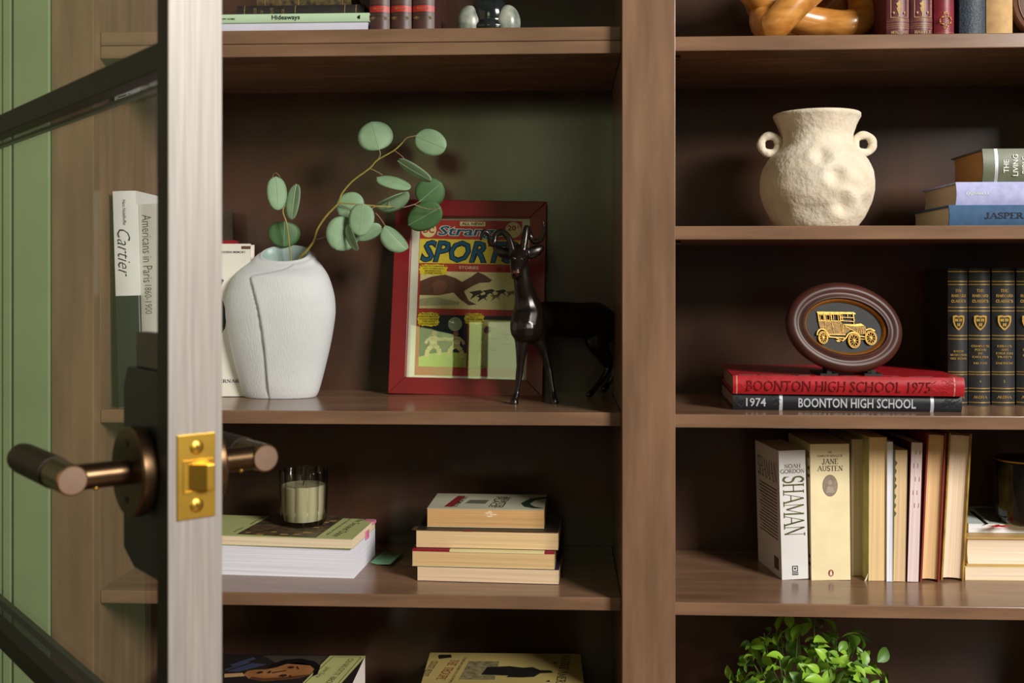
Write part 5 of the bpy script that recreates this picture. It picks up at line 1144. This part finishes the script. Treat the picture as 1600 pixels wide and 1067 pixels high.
B = fore('pinkish white paperback with rows of small stamped dashes along its page edge', 1417, 1436, 909.5, 691.5, .12, paper('maroon_cover', (84, 30, 36)), pages((228, 208, 194)), 1.7)
mb = MB(); k = B.L / 218
for i, (y_) in enumerate((703, 724, 745, 766, 786)):
    for z_ in ((.45, .78) if i % 2 == 0 else (.3, .62)): mb.prism([(B.T * z_ - .0004, -(y_ - 691) * k), (B.T * z_ + .0004, -(y_ - 691) * k), (B.T * z_ + .0004, -(y_ + 7 - 691) * k), (B.T * z_ - .0004, -(y_ + 7 - 691) * k)], frame((0, .0003, 0), (0, 0, 1), (-1, 0, 0)), .0002)
obj('stamped_dashes', mb, ink('pink_brown_ink', (150, 96, 90)), B.r, B.fr)
fore('red cloth hardcover showing its cream page edges, left of the yellow hardcover', 1438, 1468, 910, 677.5, .125, cloth('brick_red_cloth', (134, 52, 44)), pages((224, 184, 124)), 2.7, True, 'hardcover_book')
fore('yellow and black hardcover showing pale page edges at the right end of the row', 1470.5, 1506, 908.5, 678.5, .135, mat('yellow_black_jacket', (190, 156, 62), rough=.4, alt=(120, 86, 40), scale=40), pages((232, 208, 166)), 3.2, True, 'hardcover_book')
# stack at the right edge
Bx = lying('paperback_book', 'cream paged paperback at the bottom of the stack under the black candle', (1508, 906), (1660, 907.5), RD, 888, .12, crc, pages((236, 216, 176)), T=20 * 1.55 / F)
By = lying('paperback_book', 'thick cream paged tan-covered book second up in the stack under the black candle', (1510.5, 884), (1660, 885.5), RD + Bx.T + .0003, 0, .12, paper('tan_band_cover', (196, 158, 96)), pages((238, 218, 180)), T=44 * 1.55 / F, hard=True)
zz = RD + Bx.T + By.T + .0006
Bz = lying('paperback_book', 'white graphic paperback with red star directly under the black candle', (1513, 832), (1650, 834), zz + .0002, 0, .125, paper('icy_white_cover', (208, 220, 216)), pages((228, 228, 220)), T=14 * 1.55 / F)
R6 = lambda x, y: top_xy(Bz, 1340 + x / 4.104, 660 + y / 4.104)
art(Bz, [[R6(715, 570), R6(740, 570), R6(840, 650), R6(820, 655)]], black_ink, 'cover_stripe')
art(Bz, [[R6(825, 665), R6(875, 660), R6(900, 654), R6(920, 660), R6(985, 662), R6(940, 666), R6(960, 674), R6(910, 669), R6(870, 675), R6(885, 668)]], ink('bright_red_ink', (214, 34, 40)), 'cover_star')
art(Bz, [[R6(740, 550), R6(880, 545), R6(900, 600), R6(930, 640), R6(850, 640)]], mat('dark_sketch', (70, 66, 60), rough=.5, alt=(150, 146, 132), scale=150), 'cover_drawing')
art(Bz, [[R6(1030, 655), R6(1100, 650), R6(1110, 665), R6(1040, 668)]], ink('green_ink', (40, 120, 70)), 'cover_leaf')
zc2 = zz + Bz.T + .0006
c2 = onZ(1603, 815, zc2); ck = (c2.y + D) / F; cR = 45 * ck
kc = thing('candle', 'black glossy candle jar with gold rimmed lid at the right edge', 'candle', c2)
fm = Matrix.Translation(c2); gl = mat('glossy_black_glass', (14, 14, 15), rough=.06, var=.1, coat=.6)
obj('jar', MB().lathe([(cR * .86, .0002), (cR * .93, .003), (cR * .97, .010), (cR, 92 * ck), (cR * .96, 93 * ck), (.001, 93 * ck)], 64), gl, kc, fm, smooth=40)
obj('lid', MB().lathe([(cR * 1.0, 93 * ck), (cR * 1.02, 94.2 * ck), (cR * 1.02, 97 * ck), (cR * .98, 98 * ck), (.001, 98 * ck)], 64), mat('dark_lid', (44, 40, 34), rough=.3, metal=.4), kc, fm, smooth=40)
obj('lid_rim', MB().tube([(cR * 1.02 * math.cos(2 * PI * i / 64), cR * 1.02 * math.sin(2 * PI * i / 64), 96.2 * ck) for i in range(64)], .0011, 8, loop=True), brass, kc, fm, smooth=60)

# ================================================================== POTTED PLANT ON THE LOWEST SHELF IN VIEW
pb_ = V((W(1266, 0, .13).x, .135, RE))
pl = thing('potted_plant', 'small bushy bright green leafy plant under the lower right shelf', 'plant', pb_)
pm = Matrix.Translation(pb_)
obj('pot', MB().lathe([(.036, .0003), (.040, .004), (.048, .062), (.052, .066), (.052, .074), (.047, .074), (.045, .064)], 40), mat('white_pot', (210, 208, 200), rough=.5), pl, pm, smooth=40)
obj('soil', MB().lathe([(.0455, .060), (.03, .064), (.001, .066)], 24, Matrix(), True, False), mat('moss_soil', (56, 50, 34), rough=.9, bump=.8, bscale=200), pl, pm)
lm = [mat('bright_leaf', (140, 184, 56), rough=.42, var=.22, scale=60), mat('mid_leaf', (112, 156, 56), rough=.42, var=.22, scale=60), mat('deep_leaf', (84, 126, 50), rough=.45, var=.22, scale=60)]
def leaf_mesh(m, broad):
    mb = MB(); rows = []; n = 6
    for i in range(n + 1):
        u = i / n; hw = broad * math.sin(PI * min(1, u ** .85 * .97 + .02)) ** .8 * .5; z = .16 * math.sin(u * PI * .8)
        rows.append([V((u, -hw, z + hw * .35)), V((u, -hw * .5, z + hw * .12)), V((u, 0, z)), V((u, hw * .5, z + hw * .12)), V((u, hw, z + hw * .35))])
    mb.rings(rows, False, False, False)
    me = bpy.data.meshes.new('leaf'); me.from_pydata([tuple(v) for v in mb.v], [], mb.f); me.materials.append(m); me.polygons.foreach_set('use_smooth', [True] * len(me.polygons)); me.update()
    return me
LM = [leaf_mesh(m, b) for m in lm for b in (.52, .66)]
rnd = random.Random(11)
top_z = RDb - .006
hpl = RE + .068
count = 0
stem_g = mat('green_stem', (104, 132, 62), rough=.5)
cen = V((pb_.x, .135, CZ - .605)); rad = V((.112, .088, .125))
for i in range(34):
    a = 2 * PI * i * .381966; q = math.sqrt((i + .5) / 34)
    root = pb_ + V((math.cos(a) * .036 * q, math.sin(a) * .036 * q, .062))
    tip = cen + V((math.cos(a) * q * rad.x * .8, math.sin(a) * q * rad.y * .8, math.sqrt(1 - q * q * .7) * rad.z * rnd.uniform(.6, 1.0)))
    tip.z = min(tip.z, top_z - .008); tip.y = min(tip.y, YB - .03)
    mid = root.lerp(tip, .5) + V((math.cos(a), math.sin(a), 0)) * .008
    obj('stem', MB().tube(catmull([root, mid, tip], 5), .0008, 5), stem_g, pl)
tries = 0
while count < 294 and tries < 6000:
    tries += 1
    d = V((rnd.gauss(0, 1), rnd.gauss(-.25, 1), rnd.gauss(.15, 1))).normalized()
    if d.z < -.35: continue
    q = rnd.uniform(.62, 1.0) ** .6 if count % 4 else rnd.uniform(.3, .8)
    p = cen + V((d.x * rad.x, d.y * rad.y, d.z * rad.z)) * q
    if p.z > top_z - .004 or p.y > YB - .02: continue
    t = V((rnd.gauss(0, 1), rnd.gauss(0, 1), rnd.gauss(.25, .8))); t = (t - d * t.dot(d) * .8).normalized()
    ax = (t + d * .35).normalized(); nrm = (d + V((rnd.gauss(0, .35), rnd.gauss(-.15, .3), rnd.gauss(.3, .3)))).normalized()
    s_ = rnd.uniform(.019, .030); fr = frame(p, ax, nrm.cross(ax))
    e = fr @ V((s_, 0, .1 * s_))
    if e.z > top_z - .002 or e.y > YB - .008: continue
    o = bpy.data.objects.new('leaf', LM[rnd.choice((0, 0, 1, 1, 2, 3, 4, 5))]); C.objects.link(o); o.parent = pl
    o.matrix_basis = WM[pl].inverted() @ fr @ Matrix.Diagonal((s_, s_, s_, 1)); WM[o] = fr; count += 1
